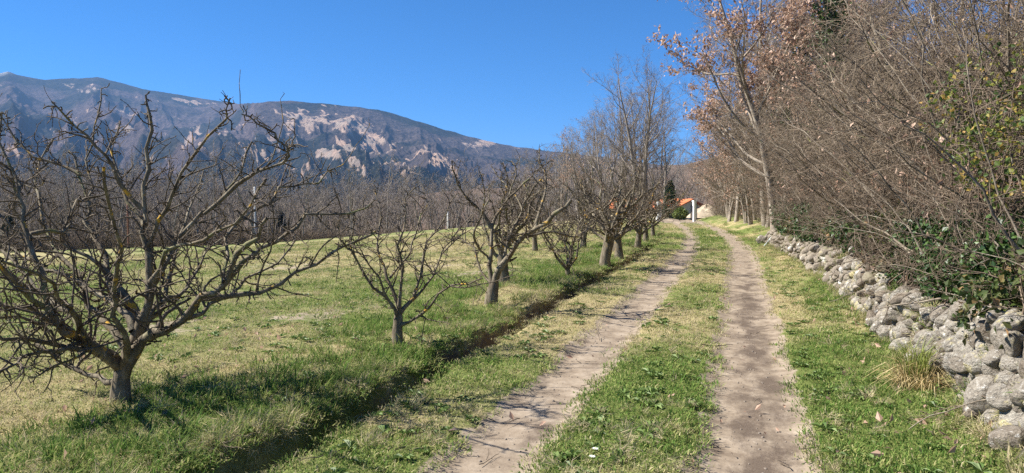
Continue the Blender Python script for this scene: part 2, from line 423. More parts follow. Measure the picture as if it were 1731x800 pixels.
# valley floor reaching the horizon
m_valley = plain('valley_floor_scrub', (.12, .10, .06), .95, .5, .02)
a = np.linspace(0, 2 * math.pi, 97)[:-1]; rr_ = np.array([60, 300, 1200, 5000, 14000.])
V = np.stack([np.outer(rr_, np.cos(a)), np.outer(rr_, np.sin(a)), np.full((5, 96), -9.5)], -1).reshape(-1, 3)
k = np.arange(96); F = np.concatenate([np.stack([i * 96 + k, (i + 1) * 96 + k, (i + 1) * 96 + (k + 1) % 96, i * 96 + (k + 1) % 96], -1) for i in range(4)])
obj('valley_floor', mesh('valley_floor', V, F, m_valley), kind='structure')

# ------------------------------------------------------------------ mountain
def dirof(px, py):
    d = at(px, py, 1.0) - CP; h = math.hypot(d[0], d[1]); return math.atan2(d[0], d[1]), d[2] / h
ridge = [(-900, 150), (-500, 120), (-200, 140), (-60, 128), (0, 124), (14, 121), (30, 127), (75, 135), (120, 133), (165, 131), (200, 139), (240, 150), (300, 160), (350, 168), (405, 176), (430, 174), (480, 170), (560, 176), (640, 185), (700, 203),
         (760, 222), (820, 238), (870, 248), (950, 258), (1050, 270), (1200, 290), (1500, 310), (2200, 322)]
raz = np.array([dirof(*p)[0] for p in ridge]); rte = np.array([dirof(*p)[1] for p in ridge]); rpx = np.array([p[0] for p in ridge], float)
azs = np.concatenate([np.linspace(raz[0], dirof(-40, 300)[0], 50)[:-1], np.linspace(dirof(-40, 300)[0], dirof(960, 300)[0], 640), np.linspace(dirof(960, 300)[0], raz[-1], 60)[1:]])
te = np.interp(azs, raz, rte); pxa = np.interp(azs, raz, rpx)
Dr = 5200 - 1500 * sstep(370, 440, pxa)
q = np.concatenate([np.linspace(0, 1, 230), np.linspace(1, 1.5, 14)[1:]])
AZ, Q = np.meshgrid(azs, q); DR = np.broadcast_to(Dr, AZ.shape); TE = np.broadcast_to(te, AZ.shape); PX = np.broadcast_to(pxa, AZ.shape)
RR = 1100 + (DR - 1100) * Q
X_ = np.sin(AZ) * RR; Y_ = np.cos(AZ) * RR
Hr = CAM_H + TE * DR + 9.5
g = np.where(Q <= 1, .30 * np.clip(Q, 0, 1) + .70 * np.clip(Q, 0, 1) ** 1.9, 1 - 1.1 * (Q - 1))
wx = X_ + 250 * (fbm(X_ / 700, Y_ / 700, 3) - .5); wy = Y_ + 250 * (fbm(X_ / 700 + 9, Y_ / 700 + 5, 3) - .5)
gul = ridged(AZ * 15 + .5 * (fbm(X_ / 500, Y_ / 500, 3)), Q * 1.6 + AZ * 4, 4)
det = ridged(wx / 330, wy / 330, 5)
mask = 4 * np.clip(Q, 0, 1) * (1 - np.clip(Q, 0, 1))
hgt = Hr * g + mask * Hr * (.26 * (gul - .5) + .13 * (det - .5)) + 9 * (fbm(wx / 60, wy / 60, 3) - .5) * (Q < 1.02)
# cliffs: where bare rock breaks the slope (picked from the visible faces)
EL = (hgt - 9.5 - CAM_H) / RR
PYq = 337 - EL * FPX / np.cos(np.arctan((PX - 865.5) / FPX))
rockm = np.zeros_like(hgt)
for cx, cy_, sx, sy, amp in ((505, 205, 30, 18, 1), (545, 200, 18, 16, .9), (585, 215, 22, 20, .8), (630, 245, 22, 18, 1), (615, 225, 16, 14, .7), (575, 245, 20, 14, .7), (660, 250, 20, 12, .5), (740, 280, 22, 16, .9), (715, 262, 20, 12, .6),
                             (765, 295, 14, 12, .8), (822, 243, 16, 7, .9), (690, 290, 28, 14, .5), (610, 280, 26, 14, .5), (560, 262, 24, 10, .5), (120, 150, 50, 12, .25), (150, 185, 40, 16, .2), (185, 218, 18, 8, .7), (215, 218, 8, 6, .9), (320, 172, 50, 8, .5),
                             (40, 260, 60, 16, .45), (230, 190, 30, 10, .4), (330, 240, 70, 30, .30), (440, 260, 60, 25, .35), (100, 240, 60, 22, .25)):
    rockm = np.maximum(rockm, amp * np.exp(-((PX - cx) / sx) ** 2 - ((PYq - cy_) / sy) ** 2))
streak = ridged(AZ * 62 + Q * 16 + 1.6 * fbm(X_ / 250, Y_ / 250, 3), Q * 4.5 - AZ * 9, 4)
fine = ridged(AZ * 160 + Q * 34 + 2.5 * fbm(X_ / 120, Y_ / 120, 3), Q * 14 - AZ * 20, 3)
rocky = np.clip(rockm * (.62 + .42 * streak + .35 * fine) + .75 * (streak - .5) + .55 * (fine - .45) + .6 * (fbm(wx / 110, wy / 110, 4) - .5) - .02, 0, 1)
hgt = hgt + mask * 22 * (rocky - .2) * np.broadcast_to(1, hgt.shape) * (PX > 420)
hgt = np.where(Q < .02, hgt * Q / .02, hgt)
# tie the skyline to the surveyed one
V = np.stack([X_, Y_, hgt - 9.5 - 3 * (Q < .01)], -1).reshape(-1, 3)
nn_ = len(azs); a = (np.arange(len(q) - 1)[:, None] * nn_ + np.arange(nn_ - 1)[None]).ravel()
F = np.stack([a, a + 1, a + nn_ + 1, a + nn_], -1)
green_a = np.clip(.9 * sstep(.45, .62, fbm(wx / 420 + 3, wy / 420, 4)) + .8 * sstep(.9, .97, Q) * (PX < 330) + .9 * (1 - sstep(.10, .24, Q)) + .3 * (PX > 430), 0, 1)
m_mount, t, b = newmat('mountain_scrub_and_limestone')
rk = attr(t, 'rock'); gr = attr(t, 'green'); sn = attr(t, 'snow')
nb = noise(t, .04, 7, .75); nc = noise(t, .006, 5, .6); nf = noise(t, .022, 7, .75)
scrub = mix(t, gr, ramp(t, nb, [(.35, (.042, .031, .031)), (.62, (.14, .107, .10))]), ramp(t, nb, [(.4, (.008, .012, .010)), (.66, (.055, .054, .042))]))
lime = mix(t, ramp(t, nc, [(.38, 0.0), (.58, .9)]), ramp(t, nb, [(.3, (.21, .165, .13)), (.7, (.36, .295, .24))]), ramp(t, nb, [(.3, (.34, .22, .155)), (.7, (.52, .37, .275))]))
rm = ramp(t, math_(t, 'ADD', rk, math_(t, 'MULTIPLY', math_(t, 'SUBTRACT', nf, .5), .75)), [(.36, 0.0), (.48, .95)])
c = mix(t, rm, scrub, lime); c = mix(t, sn, c, (.8, .8, .82))
t.links.new(c, b.inputs['Base Color']); b.inputs['Specular IOR Level'].default_value = 0
bump(t, b, nb, 1.0, 18)
snow_a = np.clip(.35 * np.exp(-((PX - 4) / 14.) ** 2) * sstep(.965, 1.0, Q) * (.4 + fbm(wx / 60, wy / 60, 3)), 0, 1)
obj('mountain', mesh('mountain', V, F, m_mount, True, {'rock': rocky.ravel(), 'green': green_a.ravel(), 'snow': snow_a.ravel()}), kind='structure')

# wooded hill behind the house, rising to the right
hp = [(300, 345), (600, 330), (880, 298), (960, 283), (1040, 268), (1100, 276), (1160, 268), (1260, 235), (1400, 190), (1700, 150), (2600, 140)]
haz = np.array([dirof(*p)[0] for p in hp]); hte = np.array([dirof(*p)[1] for p in hp])
azh = np.linspace(haz[0], haz[-1], 150); qh = np.concatenate([np.linspace(0, 1, 60), np.linspace(1.02, 1.6, 12)])
A2, Q2 = np.meshgrid(azh, qh); R2 = 150 + 350 * Q2
H2 = (np.interp(A2, haz, hte) * 500 + CAM_H + 9 - 6) * np.where(Q2 <= 1, np.clip(Q2, 0, 1) ** 1.25, 1 - .3 * (Q2 - 1))
HX, HY = np.sin(A2) * R2, np.cos(A2) * R2
H2 = H2 + 10 * (fbm(HX / 60, HY / 60, 4) - .5) * np.clip(Q2, 0, 1) - 9
n2_ = len(azh); a = (np.arange(len(qh) - 1)[:, None] * n2_ + np.arange(n2_ - 1)[None]).ravel()
m_hill = plain('hillside_leaf_litter', (.15, .10, .07), .95, .5, .08)
obj('hill', mesh('hill', np.stack([HX, HY, H2], -1).reshape(-1, 3), np.stack([a, a + 1, a + n2_ + 1, a + n2_], -1), m_hill, True), kind='structure')

# ------------------------------------------------------------------ scatter by geometry nodes (stuff only)
def scatter(name, P, rot, scl, tint, idx, protos, label=None, cat=None, parent=None):
    P = np.asarray(P, np.float32)
    cl = bpy.data.collections.new(name + '_kinds')
    for k_, me in enumerate(protos):
        o = bpy.data.objects.new('%s_kind_%02d' % (name, k_), me); cl.objects.link(o)
    me = bpy.data.meshes.new(name); me.vertices.add(len(P)); me.vertices.foreach_set('co', P.ravel())
    a = me.attributes.new('rot', 'FLOAT_VECTOR', 'POINT'); a.data.foreach_set('vector', np.asarray(rot, np.float32).ravel())
    a = me.attributes.new('scl', 'FLOAT', 'POINT'); a.data.foreach_set('value', np.asarray(scl, np.float32))
    a = me.attributes.new('tint', 'FLOAT', 'POINT'); a.data.foreach_set('value', np.asarray(tint, np.float32))
    a = me.attributes.new('idx', 'INT', 'POINT'); a.data.foreach_set('value', np.asarray(idx, np.int32))
    o = obj(name, me, parent, label=label, cat=cat, kind='stuff')
    g = bpy.data.node_groups.new(name + '_scatter', 'GeometryNodeTree')
    g.interface.new_socket('Geometry', in_out='INPUT', socket_type='NodeSocketGeometry')
    g.interface.new_socket('Geometry', in_out='OUTPUT', socket_type='NodeSocketGeometry')
    gi = g.nodes.new('NodeGroupInput'); go = g.nodes.new('NodeGroupOutput')
    ip = g.nodes.new('GeometryNodeInstanceOnPoints'); ci = g.nodes.new('GeometryNodeCollectionInfo')
    ci.inputs['Collection'].default_value = cl; ci.inputs['Separate Children'].default_value = True; ci.inputs['Reset Children'].default_value = True
    ip.inputs['Pick Instance'].default_value = True
    def na(nm, typ):
        n = g.nodes.new('GeometryNodeInputNamedAttribute'); n.data_type = typ; n.inputs['Name'].default_value = nm; return n.outputs[0]
    L = g.links.new
    L(gi.outputs[0], ip.inputs['Points']); L(ci.outputs[0], ip.inputs['Instance']); L(na('idx', 'INT'), ip.inputs['Instance Index'])
    L(na('rot', 'FLOAT_VECTOR'), ip.inputs['Rotation']); L(na('scl', 'FLOAT'), ip.inputs['Scale']); L(ip.outputs[0], go.inputs[0])
    md = o.modifiers.new('scatter', 'NODES'); md.node_group = g
    return o

def tuft(seed, nb, rad, h, lean, wd, curl=.5):
    rs = np.random.RandomState(seed)
    a = rs.uniform(0, 6.283, nb); r_ = rad * np.sqrt(rs.rand(nb)); b0 = np.stack([r_ * np.cos(a), r_ * np.sin(a), np.full(nb, -.012)], 1)
    hh = h * rs.uniform(.45, 1.25, nb); az = a + rs.normal(0, 1.0, nb); ln = np.abs(rs.normal(lean, lean * .5, nb))
    d1 = np.stack([np.cos(az) * np.sin(ln), np.sin(az) * np.sin(ln), np.cos(ln)], 1)
    l2 = np.clip(ln + curl * rs.uniform(.3, 1.5, nb), 0, 2.2)
    d2 = np.stack([np.cos(az) * np.sin(l2), np.sin(az) * np.sin(l2), np.cos(l2)], 1)
    wv = np.stack([-np.sin(az + rs.normal(0, .6, nb)), np.cos(az), 0 * az], 1) * (wd * rs.uniform(.6, 1.3, nb))[:, None]
    m_ = b0 + d1 * (hh * .55)[:, None]; tp = m_ + d2 * (hh * .5)[:, None]
    V = np.stack([b0 - wv * .5, b0 + wv * .5, m_ + wv * .42, m_ - wv * .42, tp], 1).reshape(-1, 3)
    k_ = np.arange(nb)[:, None] * 5
    return mesh('grass_tuft', V, [k_ + [0, 1, 2, 3], k_ + [3, 2, 4]], m_grass, False, {'bl': np.repeat(rs.rand(nb), 5)})
turfs = [tuft(10 + i, 64, .13, .031, .75, .0060, .7) for i in range(4)]
lushs = [tuft(20 + i, 54, .10, .135, .45, .0065, .9) for i in range(4)]
shags = [tuft(30 + i, 50, .08, .15, .8, .0050, 1.1) for i in range(3)]

rs = np.random.RandomState(11)
def sector(n, r0, r1, power, a0=-62, a1=32):
    """points over the ground with density falling with distance"""
    uu = rs.rand(n); r_ = (r0 ** power + uu * (r1 ** power - r0 ** power)) ** (1 / power)
    a = np.radians(rs.uniform(a0, a1, n)); return np.sin(a) * r_, np.cos(a) * r_, r_
def put(x, y, dz=0): return np.stack([x, y, gz(x, y) + dz], 1)
def rots(n, tilt=.15): return np.stack([rs.normal(0, tilt, n), rs.normal(0, tilt, n), rs.uniform(0, 6.283, n)], 1)
def soil_at(u, v):
    jl = .05 * (fbm(v * .9, 3.3 + 0 * v, 3) - .5); rag = .16 * (fbm(u * 2.2, v * 1.6, 4) - .5); s_ = 0 * u
    for c_, hw in ((-1.44, .345), (.12, .415)): s_ = np.maximum(s_, 1 - sstep(hw - .10, hw + .10, np.abs(u - c_ - jl) + rag))
    s_ = np.maximum(s_, sstep(43, 52, v) * (1 - sstep(1.0, 2.4, np.abs(u + .7))))
    jd = .26 * (fbm(v * .75 + 4, 8.1 + 0 * v, 4) - .5)
    return np.maximum(s_, .97 * sstep(-2.92, -2.84, u - jd) * (1 - sstep(-2.66, -2.58, u)))
x, y, r_ = sector(62000, 2.2, 48, .62)
u = x - bend(y)
keep = (rs.rand(len(x)) > soil_at(u, y)) & (u < wall_u(y) + .1) & (rs.rand(len(x)) > .6 * sstep(.60, .72, fbm(u * .55 + 9, y * .55 + 2, 4)) * (u < -4))
x, y, r_, u = x[keep], y[keep], r_[keep], u[keep]
dr_ = dryness(u, y)
tint = np.clip(.88 - .92 * dr_ + rs.normal(0, .15, len(x)), 0, 1)
scl = (.75 + .035 * r_) * rs.uniform(.7, 1.35, len(x)) * np.where(dr_ < .4, 1.25, 1.0)
scatter('turf_grass', put(x, y), rots(len(x)), scl, tint, rs.randint(0, 4, len(x)), turfs, 'short mown turf of green and straw blades over verge and meadow', 'grass')
# lush grass on the bank, at the wall foot
x, y, r_ = sector(26000, 2.6, 46, .75); u = x - bend(y)
cl_ = fbm(x * .9 + 5, y * .9, 4)
pb = sstep(-4.9, -4.0, u) * (1 - sstep(-2.93, -2.82, u - .26 * (fbm(y * .75 + 4, 8.1 + 0 * y, 4) - .5))) * (.35 + sstep(.40, .54, cl_)) * (1 - .75 * sstep(14, 30, y))
pw = sstep(.75, 1.15, u) * (1 - sstep(1.5, 1.68, u)) * sstep(.50, .62, cl_) * .7
keep = rs.rand(len(x)) < np.maximum(pb, pw)
x, y, r_, u = x[keep], y[keep], r_[keep], u[keep]
tint = np.clip(np.where(u < 0, .95, .78) + rs.normal(0, .16, len(x)) - .35 * (rs.rand(len(x)) < .2), 0, 1)
scl = rs.uniform(.45, 1.15, len(x)) * np.where(u < 0, .95, .75) * (1 + .012 * r_)
scatter('lush_grass', put(x, y), rots(len(x)), scl, tint, rs.randint(0, 4, len(x)), lushs, 'long dark green grass on the ditch bank and along the wall foot', 'grass')
# dead straw hanging into the ditch
n = 1500; y = 2.6 + 42 * rs.rand(n) ** 1.9; side = rs.rand(n) < .78
jd = .26 * (fbm(y * .75 + 4, 8.1, 4) - .5)
u = np.where(side, -3.0 + jd + rs.normal(0, .09, n), -2.56 + rs.normal(0, .035, n)); x = u + bend(y)
rt_ = rots(n, .2); rt_[:, 1] += np.where(side, .75, -.2)
rt_[:, 2] = 0; rt_[:, 0] += rs.normal(0, .3, n)
keep = (fbm(y * 1.3, u, 3) > .50) | (rs.rand(n) < .10)
scatter('bank_straw', put(x, y, .01)[keep], rt_[keep], (rs.uniform(.4, .95, n) * np.where(side, 1, .42))[keep], np.clip(rs.normal(.32, .25, n), 0, 1)[keep], rs.randint(0, 3, n)[keep], shags, 'bleached dead grass hanging over the ditch edges', 'grass')

# ------------------------------------------------------------------ dry stone wall, every stone its own piece
def stone_mesh(seed, flat=1.0, sub=3):
    import bmesh
    rs_ = np.random.RandomState(seed); bm = bmesh.new(); bmesh.ops.create_icosphere(bm, subdivisions=sub, radius=1)
    V = np.array([v.co[:] for v in bm.verts]); F = np.array([[v.index for v in f.verts] for f in bm.faces]); bm.free()
    D = V / np.linalg.norm(V, axis=1, keepdims=True)
    N = rs_.normal(0, 1, (13, 3)); N /= np.linalg.norm(N, axis=1, keepdims=True); dd = rs_.uniform(.62, 1.0, 13)
    k_ = np.clip(D @ N.T, .05, None); ri = dd[None] / k_
    rad = -np.log(np.exp(-22 * np.minimum(ri, 3)).sum(1)) / 22
    rad = np.minimum(rad, 1.15) * (1 + .10 * (fbm(D[:, 0] * 2.3 + seed, D[:, 1] * 2.3 + D[:, 2] * 1.7, 3) - .5) + .05 * (fbm(D[:, 0] * 7 + seed, D[:, 2] * 7 + D[:, 1] * 5, 2) - .5))
    return mesh('stone', D * rad[:, None], F, m_stone, True)
stone_kinds = [stone_mesh(100 + i) for i in range(12)]
rng = random.Random(5)
wall = obj('dry_stone_wall', None, loc=(wall_u(14), 14, gzf(1.5, 14)), label='low dry stone wall of pale lichened fieldstones below the thicket', cat='wall')
W0 = Vector(wall.location); cand = []
def stone(parent, kind, loc, scl, rot):
    o = bpy.data.objects.new('stone', kind); COL.objects.link(o); o.parent = parent
    o.location = Vector(loc) - Vector(parent.location); o.scale = scl; o.rotation_euler = rot; return o
tz = 0.0; row = 0
while tz < .80:
    rh = rng.uniform(.105, .165); yy = 2.9 + rng.random() * .2
    while yy < 26.6:
        h_ = rh * rng.uniform(.65, 1.4); w_ = h_ * rng.uniform(.95, 1.7)
        if rng.random() < .06: h_ *= 1.18; w_ *= 1.12
        yc = yy + w_ / 2; ztop = .38 + .26 * float(fbm(yc * .7, 4.4, 3)) + .14 * float(1 - sstep(5.5, 8, yc))
        if tz + rh * .5 < ztop * (1 - .35 * sstep(25.2, 26.6, yc)):
            uw = float(wall_u(yc)) + .02 + (tz + rh / 2) * .16 + rng.gauss(0, .05)
            xb = uw + float(bend(yc)); zb = gzf(float(wall_u(yc)) - .02 + float(bend(yc)), yc)
            cand.append((xb, yc, zb + tz + rh * .45, w_, h_, rng.uniform(.7, 1.2)))
        yy += w_ * .84
    tz += rh * .80; row += 1
cand.sort(key=lambda s_: -s_[4] * s_[3] / (s_[1] ** 2 + 4))
rest = []
for i, (xb, yc, zc, w_, h_, dp) in enumerate(cand):
    sc = (max(.11, h_ * .62 * dp), w_ * .55, h_ * .62); ro = (rng.gauss(0, .3), rng.gauss(-.2, .25), rng.gauss(0, .35))
    if i < 290: stone(wall, stone_kinds[rng.randrange(12)], (xb, yc, zc), sc, ro)
    else:
        me = stone_kinds[rng.randrange(12)]; co = np.empty(len(me.vertices) * 3); me.vertices.foreach_get('co', co)
        tri = np.empty(len(me.polygons) * 3, int); me.loops.foreach_get('vertex_index', tri)
        M = np.array(Matrix.LocRotScale(Vector((xb, yc, zc)) - W0, __import__('mathutils').Euler(ro), sc)); co = co.reshape(-1, 3)
        rest.append((co @ M[:3, :3].T + M[:3, 3], [tri.reshape(-1, 3)]))
# small stones wedged in the joints
for i in range(110):
    yc = 3 + 23 * rng.random() ** 1.4; tt = rng.uniform(0, .7); s_ = rng.uniform(.03, .075)
    xb = float(wall_u(yc)) + .02 + tt * .22 + float(bend(yc)); V, F = np.empty(0), None
    me = stone_kinds[rng.randrange(12)]; co = np.empty(len(me.vertices) * 3); me.vertices.foreach_get('co', co); tri = np.empty(len(me.polygons) * 3, int); me.loops.foreach_get('vertex_index', tri)
    rest.append((co.reshape(-1, 3) * s_ + np.array([xb, yc, gzf(xb - .1, yc) + tt * .95]) - np.array(W0), [tri.reshape(-1, 3)]))
V, F = join(rest); obj('small_stones', mesh('small_stones', V, F, m_stone, True), wall, kind='stuff')
def boulder(px, py, size, k_, label, grp=None):
    x_, y_ = spot(px, py); o = obj('boulder', stone_kinds[k_], loc=(x_, y_, gzf(x_, y_) + size[2] * .55), rotz=k_ * .7, label=label, cat='stone', group=grp); o.scale = size; return o
boulder(1289, 412, (.20, .24, .20), 3, 'pale rounded boulder at the far end of the wall beside the leaning rod')
boulder(1478, 552, (.13, .16, .12), 5, 'loose stone fallen at the foot of the wall by the green grass')
p = at(1722, 650, 5.1)
o = obj('boulder', stone_kinds[7], loc=p, label='large smooth grey boulder in the wall at the right edge of the picture', cat='stone'); o.scale = (.17, .25, .21)

# leaning rod
x0, y0 = spot(1291, 416); a_ = np.array([x0, y0, gzf(x0, y0) - .03]); b_ = at(1322, 380, float((a_ - CP) @ FW) + .1)
b_ = a_ + (b_ - a_) * 1.0
V, F = tubes([([a_, a_ + (b_ - a_) * .5, b_], [.028, .028, .028])], 8)
o = obj('leaning_rod', mesh('leaning_rod', V - a_, F, m_galv, True), loc=a_, label='pale painted metal rod leaning against the far end of the stone wall', cat='rod')

# ------------------------------------------------------------------ orchard trees
def crook(pts, rng, n=4, j=.038):
    """smooth a traced limb and give it the kinks of a pruned branch"""
    P = [np.array(p, float) for p in pts]; out = [tuple(P[0])]
    for i in range(len(P) - 1):
        p0 = P[max(i - 1, 0)]; p1 = P[i]; p2 = P[i + 1]; p3 = P[min(i + 2, len(P) - 1)]
        m = max(2, int(np.linalg.norm(p2 - p1) / .13))
        for k_ in range(1, m + 1):
            t_ = k_ / m
            c_ = .5 * ((2 * p1) + (-p0 + p2) * t_ + (2 * p0 - 5 * p1 + 4 * p2 - p3) * t_ ** 2 + (-p0 + 3 * p1 - 3 * p2 + p3) * t_ ** 3)
            out.append(tuple(c_ + np.array([rng.gauss(0, j * .4) for _ in range(3)])))
    return out
def taper(n, r0, r1, rng, e=.8, knob=.10):
    return [(r0 + (r1 - r0) * (i / (n - 1)) ** e) * (1 + rng.gauss(0, knob)) for i in range(n)]
SPUR = [dict(per=4.5, t0=.18, t1=.93, ang=55, len=.40, fall=.7, rr=.45, rmin=.0060, rtip=.5, n=5, wig=.26, trop=.03, up=.4),
        dict(per=9, t0=.12, ang=62, len=.18, rr=.6, rmin=.0042, rtip=.6, n=3, wig=.30, trop=.05, up=.4),
        dict(per=9, t0=.1, ang=60, len=.055, rr=.8, rmin=.0030, rtip=.75, n=2, wig=.4)]
SUB = [dict(per=2.0, t0=.18, t1=.72, ang=46, len=.75, fall=.6, rr=.5, rmin=.008, rtip=.45, n=7, wig=.19, trop=.01, up=.3)] + [dict(d, per=d['per'] * .8) for d in SPUR]
KNOB = [dict(per=16, t0=.12, ang=72, len=.10, rr=.22, rmin=.0058, rtip=.8, n=3, wig=.45),
        dict(per=16, t0=.3, ang=60, len=.04, rr=.8, rmin=.0038, rtip=.8, n=2, wig=.4)]
SPROUT = [dict(per=.30, t0=.4, ang=40, len=.22, rr=.2, rmin=.0028, rtip=.35, n=5, wig=.07, trop=.28, up=1.0)]
def fruit_tree(base, trunk, limbs, seed, label, dens=1.0, grp='old fruit trees in a row along the ditch'):
    rng = random.Random(seed); T = [[] for _ in range(5)]
    polys = [(trunk[0], trunk[1])]
    for pts, r0, r1 in limbs:
        P = crook(pts, rng); L = (P, taper(len(P), r0 * .95, max(r1 * .75, .0022), rng, .5, .13)); polys.append(L)
        for spec in (() if r0 < .01 else (SUB, SPUR, KNOB, SPROUT)):
            sp = [dict(d) for d in spec]
            if 'per' in sp[0]: sp[0]['per'] *= dens
            if spec is SUB and P[-1][2] - base[2] > 1.45: sp[0]['len'] *= .5; sp[0]['trop'] = -.03
            TT = [[] for _ in range(5)]; shoots(rng, L, sp, 0, TT)
            for i in range(len(sp)): T[i] += TT[i]
    b_ = np.array(base)
    root = obj('fruit_tree', None, loc=base, label=label, cat='tree', group=grp)
    V, F = tubes(polys, 9); obj('trunk', mesh('trunk', V - b_, F, m_apple, True), root)
    V, F = join([tubes(T[0], 5)] + [tubes(t_, 3) for t_ in T[1:] if t_]); obj('crown', mesh('crown', V - b_, F, m_appletwig, True), root)
    return root
def traced_tree(bpx, bpy_, trunk_px, limbs_px, seed, label, r, dens=1.0):
    x_, y_ = spot(bpx, bpy_); base = np.array([x_, y_, gzf(x_, y_)])
    Z0 = float((base - CP) @ FW)
    tr = [base - [0, 0, .08]] + [at(px, py, Z0 + dz) for px, py, dz in trunk_px]
    rng = random.Random(seed); P = crook(tr, rng, j=.008)
    rad = [r * (1.45 - .45 * min(1, i / (len(P) * .35))) for i in range(len(P))]
    rad = [a_ * (1 + rng.gauss(0, .04)) for a_ in rad]
    rad[-1] *= .55; rad[-2] *= .85
    lim = [([at(px, py, Z0 + dz) for px, py, dz in L], r0, r1) for L, r0, r1 in limbs_px]
    return fruit_tree(base, (P, rad), lim, seed, label, dens)
def D(L, z0, z1):        # picture trace + depth running from z0 to z1 metres relative to the trunk
    n = len(L); return [(a_[0], a_[1], z0 + (z1 - z0) * i / (n - 1)) for i, a_ in enumerate(L)]
limbs1 = [
 (D([(208, 640), (223, 596), (257, 562), (304, 541), (342, 505), (380, 477), (404, 430), (432, 400), (452, 372)], 0, -.5), .062, .016),
 (D([(342, 505), (392, 501), (440, 496), (500, 462), (560, 432), (600, 408), (640, 390)], -.25, .5), .030, .011),
 (D([(206, 630), (228, 577), (237, 543), (210, 500), (190, 467), (176, 434), (160, 404), (150, 375), (153, 345), (136, 297), (114, 249)], 0, .9), .056, .012),
 (D([(214, 600), (240, 545), (256, 477), (246, 420), (244, 372), (245, 319), (251, 253), (258, 196), (246, 163)], 0, .2), .054, .010),
 (D([(240, 352), (205, 310), (175, 262), (140, 231), (118, 198), (84, 173)], .15, -.4), .026, .007),
 (D([(205, 620), (157, 591), (85, 534), (28, 477), (-20, 440), (-60, 410)], 0, -1.2), .052, .014),
 (D([(200, 612), (176, 600), (119, 586), (47, 574), (-10, 566), (-60, 560)], 0, -.9), .040, .012),
 (D([(198, 645), (166, 641), (128, 626), (96, 612), (60, 585), (30, 560)], 0, .5), .032, .011),
 (D([(130, 590), (90, 598), (48, 608), (0, 627), (-40, 640)], -.4, -1.3), .022, .008),
 (D([(225, 560), (209, 524), (166, 496), (114, 467), (62, 444), (14, 425), (-30, 380)], 0, .9), .042, .012),
 (D([(85, 534), (70, 470), (48, 400), (36, 350), (28, 310), (5, 240), (2, 185)], -.5, -.2), .030, .008),
 (D([(62, 444), (45, 380), (30, 330), (20, 300), (60, 322), (78, 300)], .6, .2), .020, .006),
 (D([(48, 400), (72, 392), (100, 391), (118, 375), (132, 345), (146, 330), (148, 300), (150, 240), (168, 190), (162, 150)], -.32, .9), .024, .006),
 (D([(237, 543), (262, 480), (282, 446), (306, 402), (345, 362), (380, 327), (407, 284), (429, 240)], 0, .7), .040, .009),
 (D([(246, 420), (268, 380), (297, 323), (324, 262), (376, 200), (389, 162)], .1, -.3), .028, .007),
 (D([(380, 477), (412, 440), (444, 420), (480, 396), (516, 368), (560, 360), (596, 362), (636, 336)], -.25, .3), .030, .008),
 (D([(380, 477), (384, 430), (400, 376), (460, 340), (492, 310), (536, 304), (568, 284)], -.31, .8), .024, .007),
 (D([(345, 362), (400, 308), (440, 292), (472, 272), (492, 256), (472, 236), (440, 212), (412, 190)], .3, .0), .022, .007),
 (D([(412, 190), (408, 160), (402, 116)], 0, 0), .006, .002),
 (D([(568, 284), (595, 262), (612, 232), (624, 197)], .8, .8), .006, .002),
 (D([(440, 292), (470, 240), (478, 170), (479, 155)], .2, .2), .007, .002),
 (D([(222, 590), (240, 560), (270, 530), (285, 480), (300, 430), (310, 380), (330, 330), (345, 290)], 0, 1.7), .044, .010),
 (D([(214, 610), (190, 560), (150, 520), (130, 460), (90, 420), (70, 350), (62, 290), (90, 240)], 0, 1.6), .042, .009),
 (D([(205, 625), (215, 580), (190, 540), (200, 470), (205, 420), (190, 350), (180, 280)], 0, -1.3), .042, .010),
 (D([(245, 380), (215, 340), (200, 300), (190, 250), (205, 205)], .2, .5), .022, .007),
 (D([(136, 297), (100, 280), (60, 262), (30, 235), (0, 200), (-30, 170)], .8, .9), .018, .006),
 (D([(157, 591), (130, 540), (80, 500), (20, 440), (-40, 400)], -.2, .6), .030, .010),
 (D([(205, 622), (150, 575), (95, 548), (40, 520), (-20, 500)], 0, -.6), .036, .010),
 (D([(190, 600), (140, 560), (100, 500), (60, 470), (0, 440)], -.1, -1.4), .034, .010),
 (D([(176, 600), (120, 560), (60, 545), (0, 530), (-50, 525)], -.1, -1.0), .028, .009),
 (D([(150, 588), (120, 610), (80, 622), (50, 640)], -.3, -.9), .018, .006),
 (D([(230, 565), (262, 520), (300, 500), (330, 470), (345, 430), (370, 400)], 0, 1.1), .034, .008),
 (D([(304, 541), (340, 530), (380, 500), (420, 470), (470, 440), (500, 400)], -.1, .9), .028, .008),
 (D([(210, 500), (170, 450), (120, 420), (80, 400), (30, 390), (-20, 350)], .3, .2), .026, .008),
 (D([(256, 477), (290, 430), (320, 410), (370, 395), (420, 350), (450, 300)], 0, -.8), .026, .008),
]
traced_tree(204, 680, [(203, 660, 0), (205, 640, 0), (209, 618, 0)], limbs1, 31, 'big gnarled bare fruit tree in the left foreground with wide spreading limbs', .066, 1.25)
